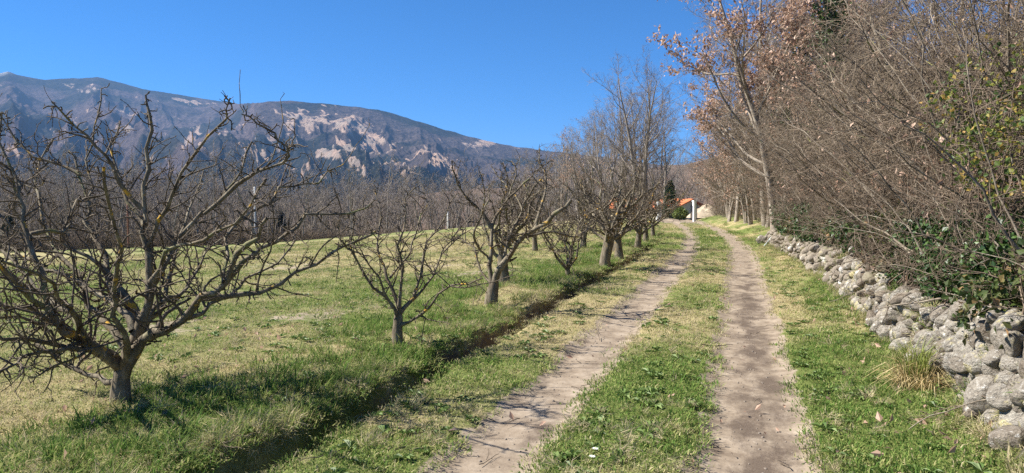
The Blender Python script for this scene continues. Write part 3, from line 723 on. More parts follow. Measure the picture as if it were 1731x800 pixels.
limbs2 = [
 (D([(671, 545), (664, 519), (631, 486), (603, 442), (592, 415), (598, 375), (590, 340)], 0, -.3), .032, .007),
 (D([(672, 535), (659, 470), (642, 431), (636, 393), (645, 345), (625, 310)], 0, .5), .030, .006),
 (D([(675, 530), (697, 508), (713, 459), (724, 409), (752, 371), (770, 330)], 0, .4), .032, .006),
 (D([(676, 550), (708, 533), (730, 514), (763, 486), (795, 482), (812, 470)], 0, -.5), .028, .006),
 (D([(674, 528), (680, 448), (675, 415), (686, 360), (700, 315)], 0, -.2), .030, .006),
 (D([(697, 508), (730, 470), (745, 430), (775, 400), (800, 360)], .1, .6), .020, .005),
 (D([(659, 470), (690, 430), (700, 390), (720, 345), (715, 310)], .2, .9), .018, .005),
 (D([(664, 519), (640, 470), (612, 430), (575, 410), (570, 375)], -.05, -.7), .018, .005)]
traced_tree(672, 584, [(671, 560, 0), (673, 540, 0), (674, 528, 0)], limbs2, 32, 'small slender bare fruit tree with orange scar on trunk, right of the big one', .050, 1.2)
limbs3 = [
 (D([(838, 470), (865, 425), (890, 400), (925, 375), (965, 340)], 0, -.5), .060, .030),
 (D([(832, 480), (828, 430), (832, 385), (860, 335), (872, 300), (868, 270)], 0, .3), .055, .010),
 (D([(830, 385), (805, 350), (785, 330), (768, 300), (760, 270)], .15, -.2), .038, .009),
 (D([(832, 478), (815, 455), (800, 420), (775, 405), (745, 405)], 0, .6), .036, .008),
 (D([(905, 388), (912, 350), (925, 310), (910, 275), (915, 250)], -.3, .2), .034, .008),
 (D([(860, 335), (885, 310), (905, 290), (930, 270)], .2, .8), .022, .007),
 (D([(845, 455), (860, 400), (880, 350), (850, 310), (830, 280)], 0, 1.1), .040, .008),
 (D([(890, 400), (935, 395), (975, 400), (1000, 385)], -.25, .6), .028, .008),
 (D([(828, 440), (800, 400), (820, 340), (810, 290)], .1, -.9), .030, .008)]
traced_tree(829, 517, [(832, 495, 0), (838, 470, 0)], limbs3, 33, 'thick bare fruit tree with a sawn-off limb, third from the left', .085, 1.2)
def grown_tree(px, py, h, spread, seed, label, r=.085, nl=8, th=.55, dens=1.3):
    x_, y_ = spot(px, py); base = np.array([x_, y_, gzf(x_, y_)]); rng = random.Random(seed)
    lean = (rng.gauss(0, .12), rng.gauss(0, .12)); top = base + [lean[0] * th, lean[1] * th, th]
    tr = crook([base - [0, 0, .08], base + [lean[0] * th * .4, lean[1] * th * .4, th * .5], top], rng, j=.01)
    rad = [r * (1.4 - .4 * min(1, i / 2)) for i in range(len(tr))]
    lim = []
    for i in range(nl):
        a_ = 6.283 * (i + rng.random() * .7) / nl; el = R(rng.uniform(28, 68)); L = (h - th) / math.sin(el) if el > .7 else spread / math.cos(el)
        L = min(L, spread * 1.5) * rng.uniform(.8, 1.05)
        P, _ = stem(rng, tuple(top - [0, 0, rng.random() * .18]), (math.cos(a_) * math.cos(el), math.sin(a_) * math.cos(el), math.sin(el)), L, .05, .01, 6, .24, .10)
        lim.append((P, r * rng.uniform(.45, .7), .008))
        if rng.random() < .75:
            q_, _ = stem(rng, P[2], _nrm((P[3][0] - P[2][0] + rng.gauss(0, .3), P[3][1] - P[2][1] + rng.gauss(0, .3), P[3][2] - P[2][2] + .1)), L * .6, .03, .01, 5, .25, .12)
            lim.append((q_, r * .35, .007))
    return fruit_tree(base, (tr, rad), lim, seed, label, dens)
grown_tree(851, 482, 2.5, 1.5, 41, 'dark-trunked bare fruit tree standing behind the one with the sawn limb', .10, 7)
grown_tree(960, 468, 2.6, 1.4, 42, 'thin forked bare fruit tree fourth along the ditch, with splayed low stems', .05, 7, .25)
grown_tree(1021, 457, 2.9, 1.6, 43, 'stout pale-trunked bare fruit tree beside the ditch, before the track bends', .12, 8, .7)
grown_tree(1047, 440, 2.9, 1.6, 44, 'bare fruit tree close behind the stout pale-trunked one', .10, 8, .6)
grown_tree(1040, 425, 2.8, 1.6, 45, 'bare fruit tree deep in the tangle on the meadow side of the row', .09, 8, .6)
grown_tree(1078, 420, 2.7, 1.5, 46, 'bare fruit tree where the ditch meets the far bend, third from the end', .09, 8, .6)
grown_tree(1092, 408, 2.6, 1.5, 47, 'bare fruit tree second from the far end of the orchard row', .09, 8, .6)
grown_tree(1104, 400, 2.6, 1.5, 48, 'last bare fruit tree of the row, in front of the left gate pillar', .08, 8, .55)
grown_tree(985, 420, 2.9, 1.7, 49, 'bare fruit tree standing out in the meadow behind the forked one', .09, 8, .6)
grown_tree(905, 425, 2.7, 1.6, 50, 'bare fruit tree in the meadow seen through the sawn-limb tree', .08, 8, .6)

# ------------------------------------------------------------------ tall bare trees and oaks
def broad_tree(seed, h, trunk_r, nstem, spread, tw_len, dens, tr_h, mats, leafy=0, ivy=0, lean=(0, 0), leaf_size=.085, tw_r=.006, name='bare_tree', sides=8, low=.25, limb_ang=42):
    """prototype: Empty with trunk, crown and, where kept, leaves; built at the origin"""
    rng = random.Random(seed); TR = []; T = [[] for _ in range(5)]
    for s_ in range(nstem):
        d = _nrm((lean[0] + rng.gauss(0, .14 if nstem > 1 else .03), lean[1] + rng.gauss(0, .14 if nstem > 1 else .03), 1))
        st_ = stem(rng, (rng.gauss(0, .1 * (nstem > 1)), rng.gauss(0, .1 * (nstem > 1)), -.15), d, h * rng.uniform(.86, 1), trunk_r * rng.uniform(.75, 1), trunk_r * .12, 14, .05, .05)
        TR.append(st_)
        spec = [dict(num=int(11 * dens), t0=low, ang=limb_ang, lr=spread, fall=.55, rr=.5, rmin=tw_r * 2, rtip=.25, n=7, wig=.12, trop=.07),
                dict(per=1.9 * dens, t0=.2, ang=42, lr=.40, fall=.4, rr=.5, rmin=tw_r * 1.3, rtip=.4, n=5, wig=.14, trop=.05),
                dict(per=6.5 * dens, t0=.1, ang=45, len=tw_len, rr=.5, rmin=tw_r, rtip=.5, n=3, wig=.16, trop=.06),
                dict(per=7.5 * dens, t0=.15, ang=45, len=tw_len * .5, rr=.7, rmin=tw_r * .75, rtip=.6, n=2, wig=.15, trop=.04)]
        shoots(rng, st_, spec, 0, T)
    root = obj(name, None)
    V, F = join([tubes(TR, sides), tubes(T[0], 5)]); obj('trunk', mesh('trunk', V, F, mats[0], True), root)
    V, F = join([tubes(t_, 3) for t_ in T[1:] if t_]); obj('crown', mesh('crown', V, F, mats[1], True), root)
    if leafy:
        pts = [p for t_ in (T[2], T[3]) for L in t_ for p in L[0][1:]]; P = np.array(pts)
        kk = fbm(P[:, 0] * .8 + seed, P[:, 1] * .8 + P[:, 2] * 1.1, 3); th_ = np.quantile(kk, 1 - leafy)
        P = P[kk > th_]; P = P[np.random.RandomState(seed).permutation(len(P))[:15000]]
        V, F = leaves(P, leaf_size, seed, .5, .05); obj('leaves', mesh('leaves', V, F, m_brown), root, kind='stuff')
    if ivy:
        rs_ = np.random.RandomState(seed + 1); pts = []
        for st_ in TR[:1]:
            S_ = np.array(st_[0])
            k_ = rs_.uniform(0, ivy, 6500) * (len(S_) - 1); i_ = k_.astype(int); f_ = (k_ - i_)[:, None]
            c_ = S_[i_] * (1 - f_) + S_[i_ + 1] * f_; a_ = rs_.uniform(0, 6.283, len(c_))
            rr2 = trunk_r * .8 + np.abs(rs_.normal(0, .27, len(c_))) * (.4 + fbm(c_[:, 2] * 1.1, a_, 2) * 1.3)
            pts.append(c_ + np.stack([np.cos(a_) * rr2, np.sin(a_) * rr2, 0 * a_], 1))
        V, F = leaves(np.concatenate(pts), .085, seed, .6, .03, .9); obj('ivy', mesh('ivy', V, F, m_ivy), root, kind='stuff')
    return root
def place(root, xy, rotz=0, scale=1.0, label=None, cat='tree', group=None, sink=0, fresh=True):
    if root.get('_used'): root = copy_tree(root, (0, 0, 0))
    else: root['_used'] = 1
    if group == 'trees along the right side of the track' and xy[1] > 28.5:      # keep the wood behind the verge
        xy = (max(xy[0], 1.6 + float(bend(xy[1])) + .5 * abs(math.sin(xy[1] * 7))), xy[1])
    root.location = (xy[0], xy[1], gzf(*xy) - sink); root.rotation_euler = (0, 0, rotz); root.scale = (scale,) * 3
    tag(root, label, cat, group); return root
def ahead(px, Z):
    p = at(px, 400, Z); return float(p[0]), float(p[1])

tallA = broad_tree(201, 12.5, .24, 3, .46, .6, 1.0, 3, (m_greybark, m_greytwig), tw_r=.009, name='bare_tree', low=.3, limb_ang=42)
tallB = broad_tree(202, 11, .18, 2, .52, .6, 1.15, 3, (m_greybark, m_greytwig), tw_r=.009, name='bare_tree', low=.28, limb_ang=38)
tallC = broad_tree(203, 9, .15, 2, .36, .45, .9, 3, (m_greybark, m_greytwig), leafy=.35, tw_r=.009, name='oak_tree', leaf_size=.13)
place(tallA, ahead(1088, 60), .4, 1.0, 'tall bare tree with several upright stems behind the orchard end, the tallest there', group='tall trees around the house')
place(tallB, ahead(1044, 66), 1.4, 1.05, 'tall slim bare tree just left of the many-stemmed one', group='tall trees around the house')
place(tallB, ahead(1008, 72), 3.0, 1.0, 'bare tree between the slim one and the brown-leaved one, against the sky', group='tall trees around the house')
place(tallC, ahead(950, 70), .3, 1.02, 'tree with some brown leaves, leftmost of the tall trees against the sky', group='tall trees around the house')
place(tallC, ahead(978, 62), 2.2, .8, 'lower brownish tree in front of the leftmost tall tree', group='tall trees around the house')
place(tallB, ahead(922, 80), 4.4, .78, 'thin bare tree left of the tall group, low on the skyline', group='tall trees around the house')
place(tallC, ahead(1022, 56), 4.2, .55, 'short twiggy tree below the tall ones, left of their trunks', group='tall trees around the house')
place(tallC, ahead(1062, 58), 5.2, .55, 'short twiggy tree below the tall ones, near the biggest trunk', group='tall trees around the house')
place(tallC, ahead(1112, 62), 1.2, .62, 'brown-leaved small tree right of the biggest trunk, left of the cypress', group='tall trees around the house')

for px_, Z_, sc_, k_, lb in ((1066, 64, .95, tallB, 'bare tree crowding the biggest trunk from the left, among the tall ones'), (1026, 62, .85, tallB, 'bare tree before the slim one, forked low, among the tall ones'),
        (985, 74, .9, tallB, 'bare tree right of the leftmost brown-leaved one, against the sky'), (940, 66, .75, tallC, 'brown-tinged tree at the left foot of the tall group'), (1122, 70, .8, tallA, 'bare many-stemmed tree right of the biggest one, smaller'), (900, 84, .7, tallC, 'small brown tree at the far left of the tall group above the orchard')):
    place(k_, ahead(px_, Z_), px_ * 2.3, sc_, lb, group='tall trees around the house')

oakA = broad_tree(211, 10.5, .18, 1, .42, .42, 1.5, 3, (m_oak, m_oaktwig), leafy=.36, lean=(-.05, .03), tw_r=.006, name='oak_tree', leaf_size=.14, low=.20, limb_ang=50)
oakB = broad_tree(212, 9.5, .14, 1, .42, .42, 1.5, 3, (m_oak, m_oaktwig), leafy=.45, ivy=.85, tw_r=.006, name='oak_tree', leaf_size=.14, low=.22)
oakC = broad_tree(213, 12, .17, 1, .52, .5, 1.5, 3, (m_oak, m_oaktwig), leafy=0, lean=(-.08, 0), tw_r=.007, name='bare_tree', low=.18, limb_ang=52)
oakD = broad_tree(214, 7.5, .11, 2, .42, .40, 1.0, 3, (m_oak, m_oaktwig), leafy=.55, tw_r=.006, name='oak_tree', leaf_size=.14, low=.15)
G = 'trees along the right side of the track'
place(oakA, ahead(1310, 25.2), .3, 1.0, 'leaning pale-trunked oak with brown leaves at the end of the stone wall', group=G)
place(oakB, ahead(1350, 25.0), 1.3, 1.0, 'oak with dark green ivy climbing its trunk, behind the leaning one', group=G)
place(oakC, ahead(1252, 34), .1, 1.15, 'tall bare tree reaching its long limbs left over the track', group=G)
place(oakC, ahead(1300, 37), 2.4, .9, 'tall bare tree behind the leaning oak, its crown against the sky', group=G)
place(oakD, ahead(1236, 37), .7, .95, 'brown-leaved oak with two stems by the track bend, nearest of three', group=G)
place(oakD, ahead(1216, 44), 2.7, 1.0, 'brown-leaved oak by the track bend, the middle of three', group=G)
place(oakD, ahead(1218, 54), 4.2, 1.05, 'brown-leaved oak by the track bend, farthest and beside the earth mound', group=G)
place(oakA, ahead(1262, 46), 3.4, .85, 'brown-leaved oak deep in the wood behind the track bend', group=G)
place(oakB, ahead(1400, 24), 4.4, .95, 'ivy-clad oak rising from the thicket, right of the first ivy-clad one', group=G)
place(oakC, ahead(1440, 26), 4.0, .8, 'bare tree rising out of the thicket above the middle of the wall', group=G)
place(oakA, ahead(1500, 22), 5.0, .85, 'brown-leaved oak far back in the thicket above the wall', group=G)
place(oakC, ahead(1590, 20), 1.0, .75, 'bare tree far back in the thicket near the right edge', group=G)
place(oakD, ahead(1250, 31), 1.7, .6, 'young brown-leaved oak in front of the wood by the track', group=G)
place(oakD, ahead(1380, 33), 5.3, 1.2, 'brown-leaved oak at the back, between the ivy-clad trees', group=G)

for px_, Z_, sc_, k_, lb in ((1190, 48, 1.0, oakD, 'brown-leaved oak over the earth mound, at the left end of the roadside wood'), (1285, 29, .85, oakD, 'twiggy brown-leaved oak just left of the leaning trunk'),
        (1240, 42, 1.0, oakC, 'bare tree in the middle of the roadside wood behind the young oak'), (1330, 32, .95, oakA, 'brown-leaved oak behind the leaning oak, higher than it'), (1345, 42, 1.0, oakC, 'bare tree at the very back behind the ivy-clad oak'),
        (1420, 36, 1.0, oakC, 'bare tree at the very back above the thicket, right of the ivy-clad oaks'), (1480, 30, .95, oakB, 'ivy-clad oak far back above the middle of the wall'), (1275, 40, .9, oakA, 'brown-leaved oak behind the tall tree that leans over the track'),
        (1365, 29, 1.1, oakA, 'brown-leaved oak spreading over the two ivy-clad trunks'), (1318, 23.5, .9, oakD, 'brown-leaved oak pushing out of the thicket right of the leaning trunk'), (1385, 22, .95, oakB, 'ivy-clad oak nearest the wall, between the other ivy-clad ones'),
        (1262, 28, .75, oakD, 'brown-leaved oak at the wood edge left of the leaning trunk, nearest the track'), (1225, 33, .8, oakD, 'low brown-leaved oak hanging over the track verge before the bend'), (1205, 39, .85, oakD, 'low brown-leaved oak at the bend, just right of the gate'),
        (1650, 17, .7, oakD, 'brown-leaved oak at the back near the right edge'), (1540, 18, .7, oakD, 'brown-leaved oak in the thicket above the near wall')):
    place(k_, ahead(px_, Z_), px_ * 1.7, sc_, lb, group=G)

# ------------------------------------------------------------------ thicket above the wall
def shrub(seed, h, nst, tilt, dens, mats, name='hazel_shrub', brown=0, tr=-.02, tw_r=.0032, flat=0):
    rng = random.Random(seed); TR = []; T = [[] for _ in range(4)]
    for s_ in range(nst):
        a_ = rng.uniform(0, 6.283); ti = abs(rng.gauss(0, tilt)) + .05
        st_ = stem(rng, (rng.gauss(0, .16), rng.gauss(0, .16), -.1), (math.cos(a_) * math.sin(ti), math.sin(a_) * math.sin(ti), math.cos(ti)), h * rng.uniform(.6, 1.05), rng.uniform(.010, .026), .004, 12, .15, tr)
        TR.append(st_)
        shoots(rng, st_, [dict(per=3.0 * dens, t0=.12, ang=52, lr=.30, fall=.45, rr=.5, rmin=tw_r * 1.6, rtip=.4, n=6, wig=.24, trop=-.01, flat=flat),
                          dict(per=9.5 * dens, t0=.08, ang=52, len=.34, rr=.55, rmin=tw_r, rtip=.5, n=4, wig=.24, trop=0, flat=flat),
                          dict(per=6.5 * dens, t0=.15, ang=50, len=.15, rr=.7, rmin=tw_r * .8, rtip=.6, n=2, wig=.2)], 0, T)
    root = obj(name, None)
    V, F = tubes(TR, 6); obj('stem', mesh('stem', V, F, mats[0], True), root)
    V, F = join([tubes(t_, 3) for t_ in T if t_]); obj('crown', mesh('crown', V, F, mats[1], True), root)
    if brown:
        P = np.array([p for L in T[1] for p in L[0][2:]]); kk = fbm(P[:, 0] * 1.6 + seed, P[:, 1] * 1.6 + P[:, 2] * 2, 3)
        P = P[kk > np.quantile(kk, 1 - brown)][:700]; V, F = leaves(P, .075, seed, .6, .03); obj('leaves', mesh('leaves', V, F, m_brown), root, kind='stuff')
    return root
shr = [shrub(301, 4.6, 16, .24, 1.0, (m_hazel, m_hazeltwig), brown=.03), shrub(302, 4.2, 16, .30, 1.0, (m_hazel, m_redtwig), brown=.10),
       shrub(303, 2.8, 15, .48, 1.1, (m_hazel, m_redtwig), tr=-.03, flat=.5), shrub(304, 4.8, 15, .26, 1.0, (m_hazel, m_hazeltwig), brown=.02), shrub(305, 1.8, 18, .58, 1.2, (m_hazel, m_redtwig), tr=-.04, flat=.5, brown=.02)]
rng = random.Random(77); GS = 'leafless shrubs of the thicket above the wall'
LAB = ['tall pale leafless shrub tangled into the thicket above the wall', 'leafless shrub with a few brown leaves in the thicket above the wall', 'low spreading reddish leafless shrub overhanging the stone wall',
       'upright leafless shrub with few leaves in the thicket above the wall', 'low dense twiggy shrub at the front of the thicket above the wall']
TIPS = [np.concatenate([np.array([v.co[:] for v in c_.data.vertices][::7]) for c_ in r_.children if c_.name.startswith('stem') or c_.name.startswith('crown')]) for r_ in shr]
def bush(k_, u_, y_, sc):
    """turn each shrub so that it does not hang over the track"""
    if 23.5 < y_ < 28.5 and u_ < 3.0: return
    x_ = u_ + float(bend(y_)); best = None; lim = .55 if y_ > 9 else 1.15
    T_ = TIPS[k_][::5] * sc
    for q_ in range(10):
        a_ = rng.uniform(0, 6.283); xx = x_ + T_[:, 0] * math.cos(a_) - T_[:, 1] * math.sin(a_); yy2 = y_ + T_[:, 0] * math.sin(a_) + T_[:, 1] * math.cos(a_)
        cost = float(np.clip(lim - (xx - bend(yy2)), 0, None).max())
        if best is None or cost < best[0]: best = (cost, a_)
        if cost < (1.3 if y_ > 12 else .75): break
    if best[0] > .5 and y_ < 12: u_ += min(.5, best[0] - .4); x_ = u_ + float(bend(y_))
    place(shr[k_], (x_, y_), best[1], sc, LAB[k_], 'shrub', GS + ', ' + ('tall pale', 'few brown leaves', 'low reddish', 'upright', 'low dense')[k_])
y_ = 5.2
while y_ < 27:
    wu = float(wall_u(y_)); bush(rng.choice([2, 4, 4, 2]), wu + rng.uniform(.42, .75), y_, rng.uniform(.55, .9)); y_ += rng.uniform(.45, .7)
y_ = 7.0
while y_ < 30:
    wu = float(wall_u(y_)); bush(rng.choice([0, 1, 3, 1]), wu + rng.uniform(.8, 1.5), y_, rng.uniform(.85, 1.15)); y_ += rng.uniform(.42, .7)
y_ = 6
while y_ < 34:
    bush(rng.choice([0, 1, 3]), float(wall_u(y_)) + rng.uniform(2.4, 3.6), y_, rng.uniform(1.0, 1.35)); y_ += rng.uniform(.6, 1.0)
y_ = 10
while y_ < 40:
    bush(rng.choice([0, 1, 3]), float(wall_u(min(y_, 25))) + rng.uniform(4.5, 7.5), y_, rng.uniform(1.1, 1.5)); y_ += rng.uniform(.8, 1.3)
y_ = 28
while y_ < 60:
    bush(rng.choice([4, 2, 4]), 1.9 + rng.uniform(0, 1.2), y_, rng.uniform(.4, .75)); y_ += rng.uniform(.8, 1.5)

# twiggy young growth closing the roadside wood beyond the wall
GY = 'twiggy young growth along the bend of the track'; LY = ['pale twiggy young growth in the roadside wood beyond the wall', 'twiggy young growth with brown leaves in the roadside wood beyond the wall', '', 'upright twiggy young growth in the roadside wood beyond the wall']
y_ = 28.8
while y_ < 60:
    for u0, u1 in ((2.7, 3.8), (4.0, 6.0)):
        k_ = rng.choice([0, 1, 1, 3]); u_ = rng.uniform(u0, u1)
        place(shr[k_], (u_ + float(bend(y_)), y_ + rng.uniform(-.5, .5)), rng.uniform(0, 6.283), rng.uniform(1.1, 1.75), LY[k_], 'shrub', GY + ', ' + ('pale', 'brown leaves', '', 'upright')[k_])
    y_ += rng.uniform(1.2, 1.9)

# evergreen ivy, bramble and canes
def leaf_bush(name, lumps, n, size, mat, seed, base, label, cat='shrub', canes=0, group=None, wide=.8, stemmat=None):
    rs_ = np.random.RandomState(seed); rng_ = random.Random(seed); root = obj(name, None, loc=base, label=label, cat=cat, group=group); P = []
    b_ = np.array(base)
    for (c_, r_l, wgt) in lumps:
        k_ = int(n * wgt); d = rs_.normal(0, 1, (k_, 3)); d /= np.linalg.norm(d, axis=1, keepdims=True)
        rad = rs_.uniform(.45, 1.1, k_) ** .5 * (.7 + .6 * fbm(d[:, 0] * 2 + seed, d[:, 1] * 2 + d[:, 2] * 1.5, 3))
        P.append(np.array(c_) + d * rad[:, None] * np.array(r_l))
    P = np.concatenate(P); kk = fbm(P[:, 0] * 3.1 + seed, P[:, 1] * 3.1 + P[:, 2] * 2.7, 3); P = P[kk > np.quantile(kk, .28)]
    V, F = leaves(P - b_, size, seed, .5, .02, wide); obj('leaves', mesh('leaves', V, F, mat), root, kind='stuff')
    L = []
    for i in range(canes):
        q_ = P[rs_.randint(len(P))]; s0 = b_ + rs_.normal(0, .12, 3) * [1, 1, 0]; md_ = (s0 + q_) / 2 + [rs_.normal(0, .1), rs_.normal(0, .1), .15]
        pp = crook([s0, md_, q_], rng_, j=.02); L.append((pp, taper(len(pp), .008, .003, rng_)))
    if L: V, F = tubes(L, 4); obj('stem', mesh('stem', V - b_, F, stemmat or m_hazel, True), root)
    return root
def wb(px, py, Z): return tuple(at(px, py, Z))
def foot(p, dz=0): return (p[0], p[1], gzf(p[0], p[1]) + dz)
c1, c2, c3 = at(1650, 468, 6.5), at(1715, 500, 5.6), at(1690, 430, 6.4)
leaf_bush('ivy_bush', [(c1, (.42, .6, .34), .35), (c2, (.34, .55, .40), .4), (c3, (.45, .6, .4), .25)], 13000, .048, m_ivy, 401, foot(c1), 'dark green ivy sprawling over the wall top at the right edge', canes=30)
c1, c2 = at(1560, 455, 8.6), at(1605, 445, 7.9)
leaf_bush('ivy_bush', [(c1, (.38, .55, .28), .5), (c2, (.36, .55, .32), .5)], 6000, .046, m_ivy, 402, foot(c1), 'patch of ivy above the wall left of the big ivy sprawl', canes=20)
c1, c2 = at(1395, 395, 15.5), at(1370, 370, 18)
leaf_bush('ivy_bush', [(c1, (.4, .8, .28), .5), (c2, (.4, .9, .35), .5)], 2600, .07, m_ivy, 403, foot(c1), 'dark ivy clump above the far part of the stone wall', canes=20)
c1, c2, c3 = at(1712, 265, 5.6), at(1690, 160, 6.2), at(1655, 200, 6.6)
leaf_bush('bramble', [(c1, (.40, .6, .40), .40), (c2, (.42, .6, .45), .3), (c3, (.45, .6, .5), .3)], 2300, .045, m_bramble, 404, foot(at(1720, 480, 6.0)), 'bramble with yellow-green leaves at the upper right edge', canes=46, stemmat=m_redtwig)
c1 = at(1500, 470, 9.3)
leaf_bush('bramble', [(c1, (.3, .5, .28), 1)], 90, .07, m_brown, 405, foot(c1), 'thin bramble with a few orange-brown leaves over the middle of the wall', canes=34, stemmat=m_redtwig)
# dark evergreen undergrowth hanging over the wall top
rng2 = random.Random(3); SK = ['first', 'second', 'third', 'fourth', 'fifth', 'sixth', 'seventh', 'eighth', 'ninth', 'tenth', 'eleventh', 'twelfth']
for i, yk in enumerate(np.linspace(5.2, 24.5, 12)):
    xk = float(wall_u(yk)) + .26 + float(bend(yk)); zk = gzf(xk + .2, yk) + .08
    lumps = [((xk + rng2.uniform(-.12, .35), yk + rng2.uniform(-.8, .8), zk + rng2.uniform(.0, .6)), (rng2.uniform(.2, .38), rng2.uniform(.35, .65), rng2.uniform(.18, .36)), .2) for _ in range(5)]
    leaf_bush('ivy_undergrowth', lumps, 3000, .046 + .0015 * yk, m_ivy if i % 3 else m_under, 430 + i, (xk, yk, zk), 'dark leafy undergrowth along the wall top, %s patch counted from the near end' % SK[i], canes=16, group='undergrowth along the wall top', stemmat=m_redtwig)
# pale stems standing in the thicket
def pole_stem(px, y0_, px1, y1_, Z, r, label):
    a_ = at(px, y0_, Z); b_ = at(px1, y1_, Z + .3); f_ = np.array(foot(a_, -.1)); rng_ = random.Random(px)
    pp = crook([f_, a_, (a_ + b_) / 2, b_], rng_, j=.03); tw = ([], [])
    T = [[] for _ in range(3)]; L = (pp, taper(len(pp), r, r * .5, rng_, knob=.05))
    shoots(rng_, L, [dict(per=2.4, t0=.3, ang=50, len=1.0, rr=.4, rmin=.008, rtip=.4, n=6, wig=.13, trop=.05), dict(per=4, t0=.2, ang=48, len=.4, rr=.5, rmin=.004, n=4, wig=.15), dict(per=5, t0=.2, ang=48, len=.16, rr=.6, rmin=.003, n=2, wig=.15)], 0, T)
    root = obj('young_tree', None, loc=f_, label=label, cat='tree')
    V, F = tubes([L], 8); obj('trunk', mesh('trunk', V - f_, F, m_hazel, True), root)
    V, F = join([tubes(t_, 3) for t_ in T]); obj('crown', mesh('crown', V - f_, F, m_hazeltwig, True), root)
pole_stem(1612, 380, 1600, 150, 8.0, .062, 'pale mossy young trunk standing inside the thicket, the thicker of two')
pole_stem(1668, 385, 1672, 200, 7.8, .05, 'pale young trunk inside the thicket, right of the thicker one')
pole_stem(1520, 180, 1470, 20, 11.5, .05, 'pale slanting young trunk high in the thicket above the wall middle')

# dry tussock at the wall foot
x_, y_ = spot(1552, 655); f_ = (x_, y_, gzf(x_, y_))
root = obj('grass_tussock', None, loc=f_, label='dry straw-coloured tussock with a green tip at the foot of the wall', cat='grass tussock')
def blades(seed, n, rad, h, lean, wd, curl, mat, name):
    me = tuft(seed, n, rad, h, lean, wd, curl); me.materials.clear(); me.materials.append(mat); return obj(name, me, root, kind='stuff')
m_strawtus = leafmat('tussock_straw', [(0, (.40, .29, .13)), (1, (.62, .50, .27))], .3); m_greentus = leafmat('tussock_green', [(0, (.12, .16, .03)), (1, (.30, .32, .08))], .3)
blades(61, 420, .14, .36, .75, .006, 1.3, m_strawtus, 'dry_blades'); o = blades(62, 200, .09, .36, .35, .006, .8, m_greentus, 'green_blades'); o.location.z = .07; o.location.y = .05

# two small white daisies on the strip
m_petal = plain('white_petal', (.82, .82, .78), .6, .05); m_yellow = plain('yellow_disc', (.7, .5, .05), .7, .1)
for px, py, lb in ((1001, 791, 'white daisy in the grass strip at the bottom, the nearer of two'), (1006, 777, 'white daisy in the grass strip at the bottom, the farther of two')):
    x_, y_ = spot(px, py); f_ = np.array([x_, y_, gzf(x_, y_)]); root = obj('daisy', None, loc=f_, label=lb, cat='flower', group='daisies in the grass strip')
    parts = []
    for k_ in range(12):
        a_ = k_ * 6.283 / 12; c_, s_ = math.cos(a_), math.sin(a_); q_ = np.array([(.004, 0, 0), (.012, .0035, .002), (.021, 0, -.001), (.012, -.0035, .002)])
        parts.append((np.stack([q_[:, 0] * c_ - q_[:, 1] * s_, q_[:, 0] * s_ + q_[:, 1] * c_, q_[:, 2] + .055], 1), [np.array([(0, 1, 2), (0, 2, 3)])]))
    V, F = join(parts); obj('petals', mesh('petals', V, F, m_petal), root)
    a_ = np.linspace(0, 6.283, 9)[:-1]; V = np.concatenate([np.stack([.0055 * np.cos(a_), .0055 * np.sin(a_), 0 * a_ + .055], 1), [(0, 0, .06)]])
    obj('flower_centre', mesh('flower_centre', V, np.array([(i, (i + 1) % 8, 8) for i in range(8)]), m_yellow), root)
    V, F = tubes([([(0, 0, -.01), (.002, 0, .03), (0, 0, .056)], [.0012] * 3)], 5); obj('stalk', mesh('stalk', V, F, m_bush), root)

# weeds and straw growing out of the wall foot and top
n = 1500; y = 4 + 22 * rs.rand(n) ** 1.3; top_ = rs.rand(n) < .45
u = np.where(top_, wall_u(y) + .38 + np.abs(rs.normal(0, .12, n)), wall_u(y) - .02 + rs.normal(0, .05, n)); x = u + bend(y)
keep = fbm(y * 1.1 + 3, u * .5, 3) > .47
scatter('wall_weeds', put(x, y, .0)[keep], rots(n, .25)[keep], rs.uniform(.5, 1.2, n)[keep], np.clip(rs.normal(.38, .28, n), 0, 1)[keep], rs.randint(0, 7, n)[keep], shags + lushs, 'straw and weeds growing along the foot and top of the stone wall', 'weeds')

# weeds in the joints of the wall
n = 950; y = 4.2 + 21 * rs.rand(n) ** 1.2; tt = rs.uniform(.05, .5, n); u = wall_u(y) + .0 + tt * .16; x = u + bend(y)
P = np.stack([x, y, gz(wall_u(y) - .02 + bend(y), y) + tt], 1); rt_ = rots(n, .3); rt_[:, 1] -= .9; rt_[:, 2] = rs.normal(0, .5, n)
keep = fbm(y * 1.5 + 13, tt * 4, 3) > .52
scatter('joint_weeds', P[keep], rt_[keep], rs.uniform(.35, .9, n)[keep], np.clip(rs.normal(.5, .3, n), 0, 1)[keep], rs.randint(0, 7, n)[keep], shags + lushs, 'grass and weeds sprouting from the joints of the stone wall', 'weeds')
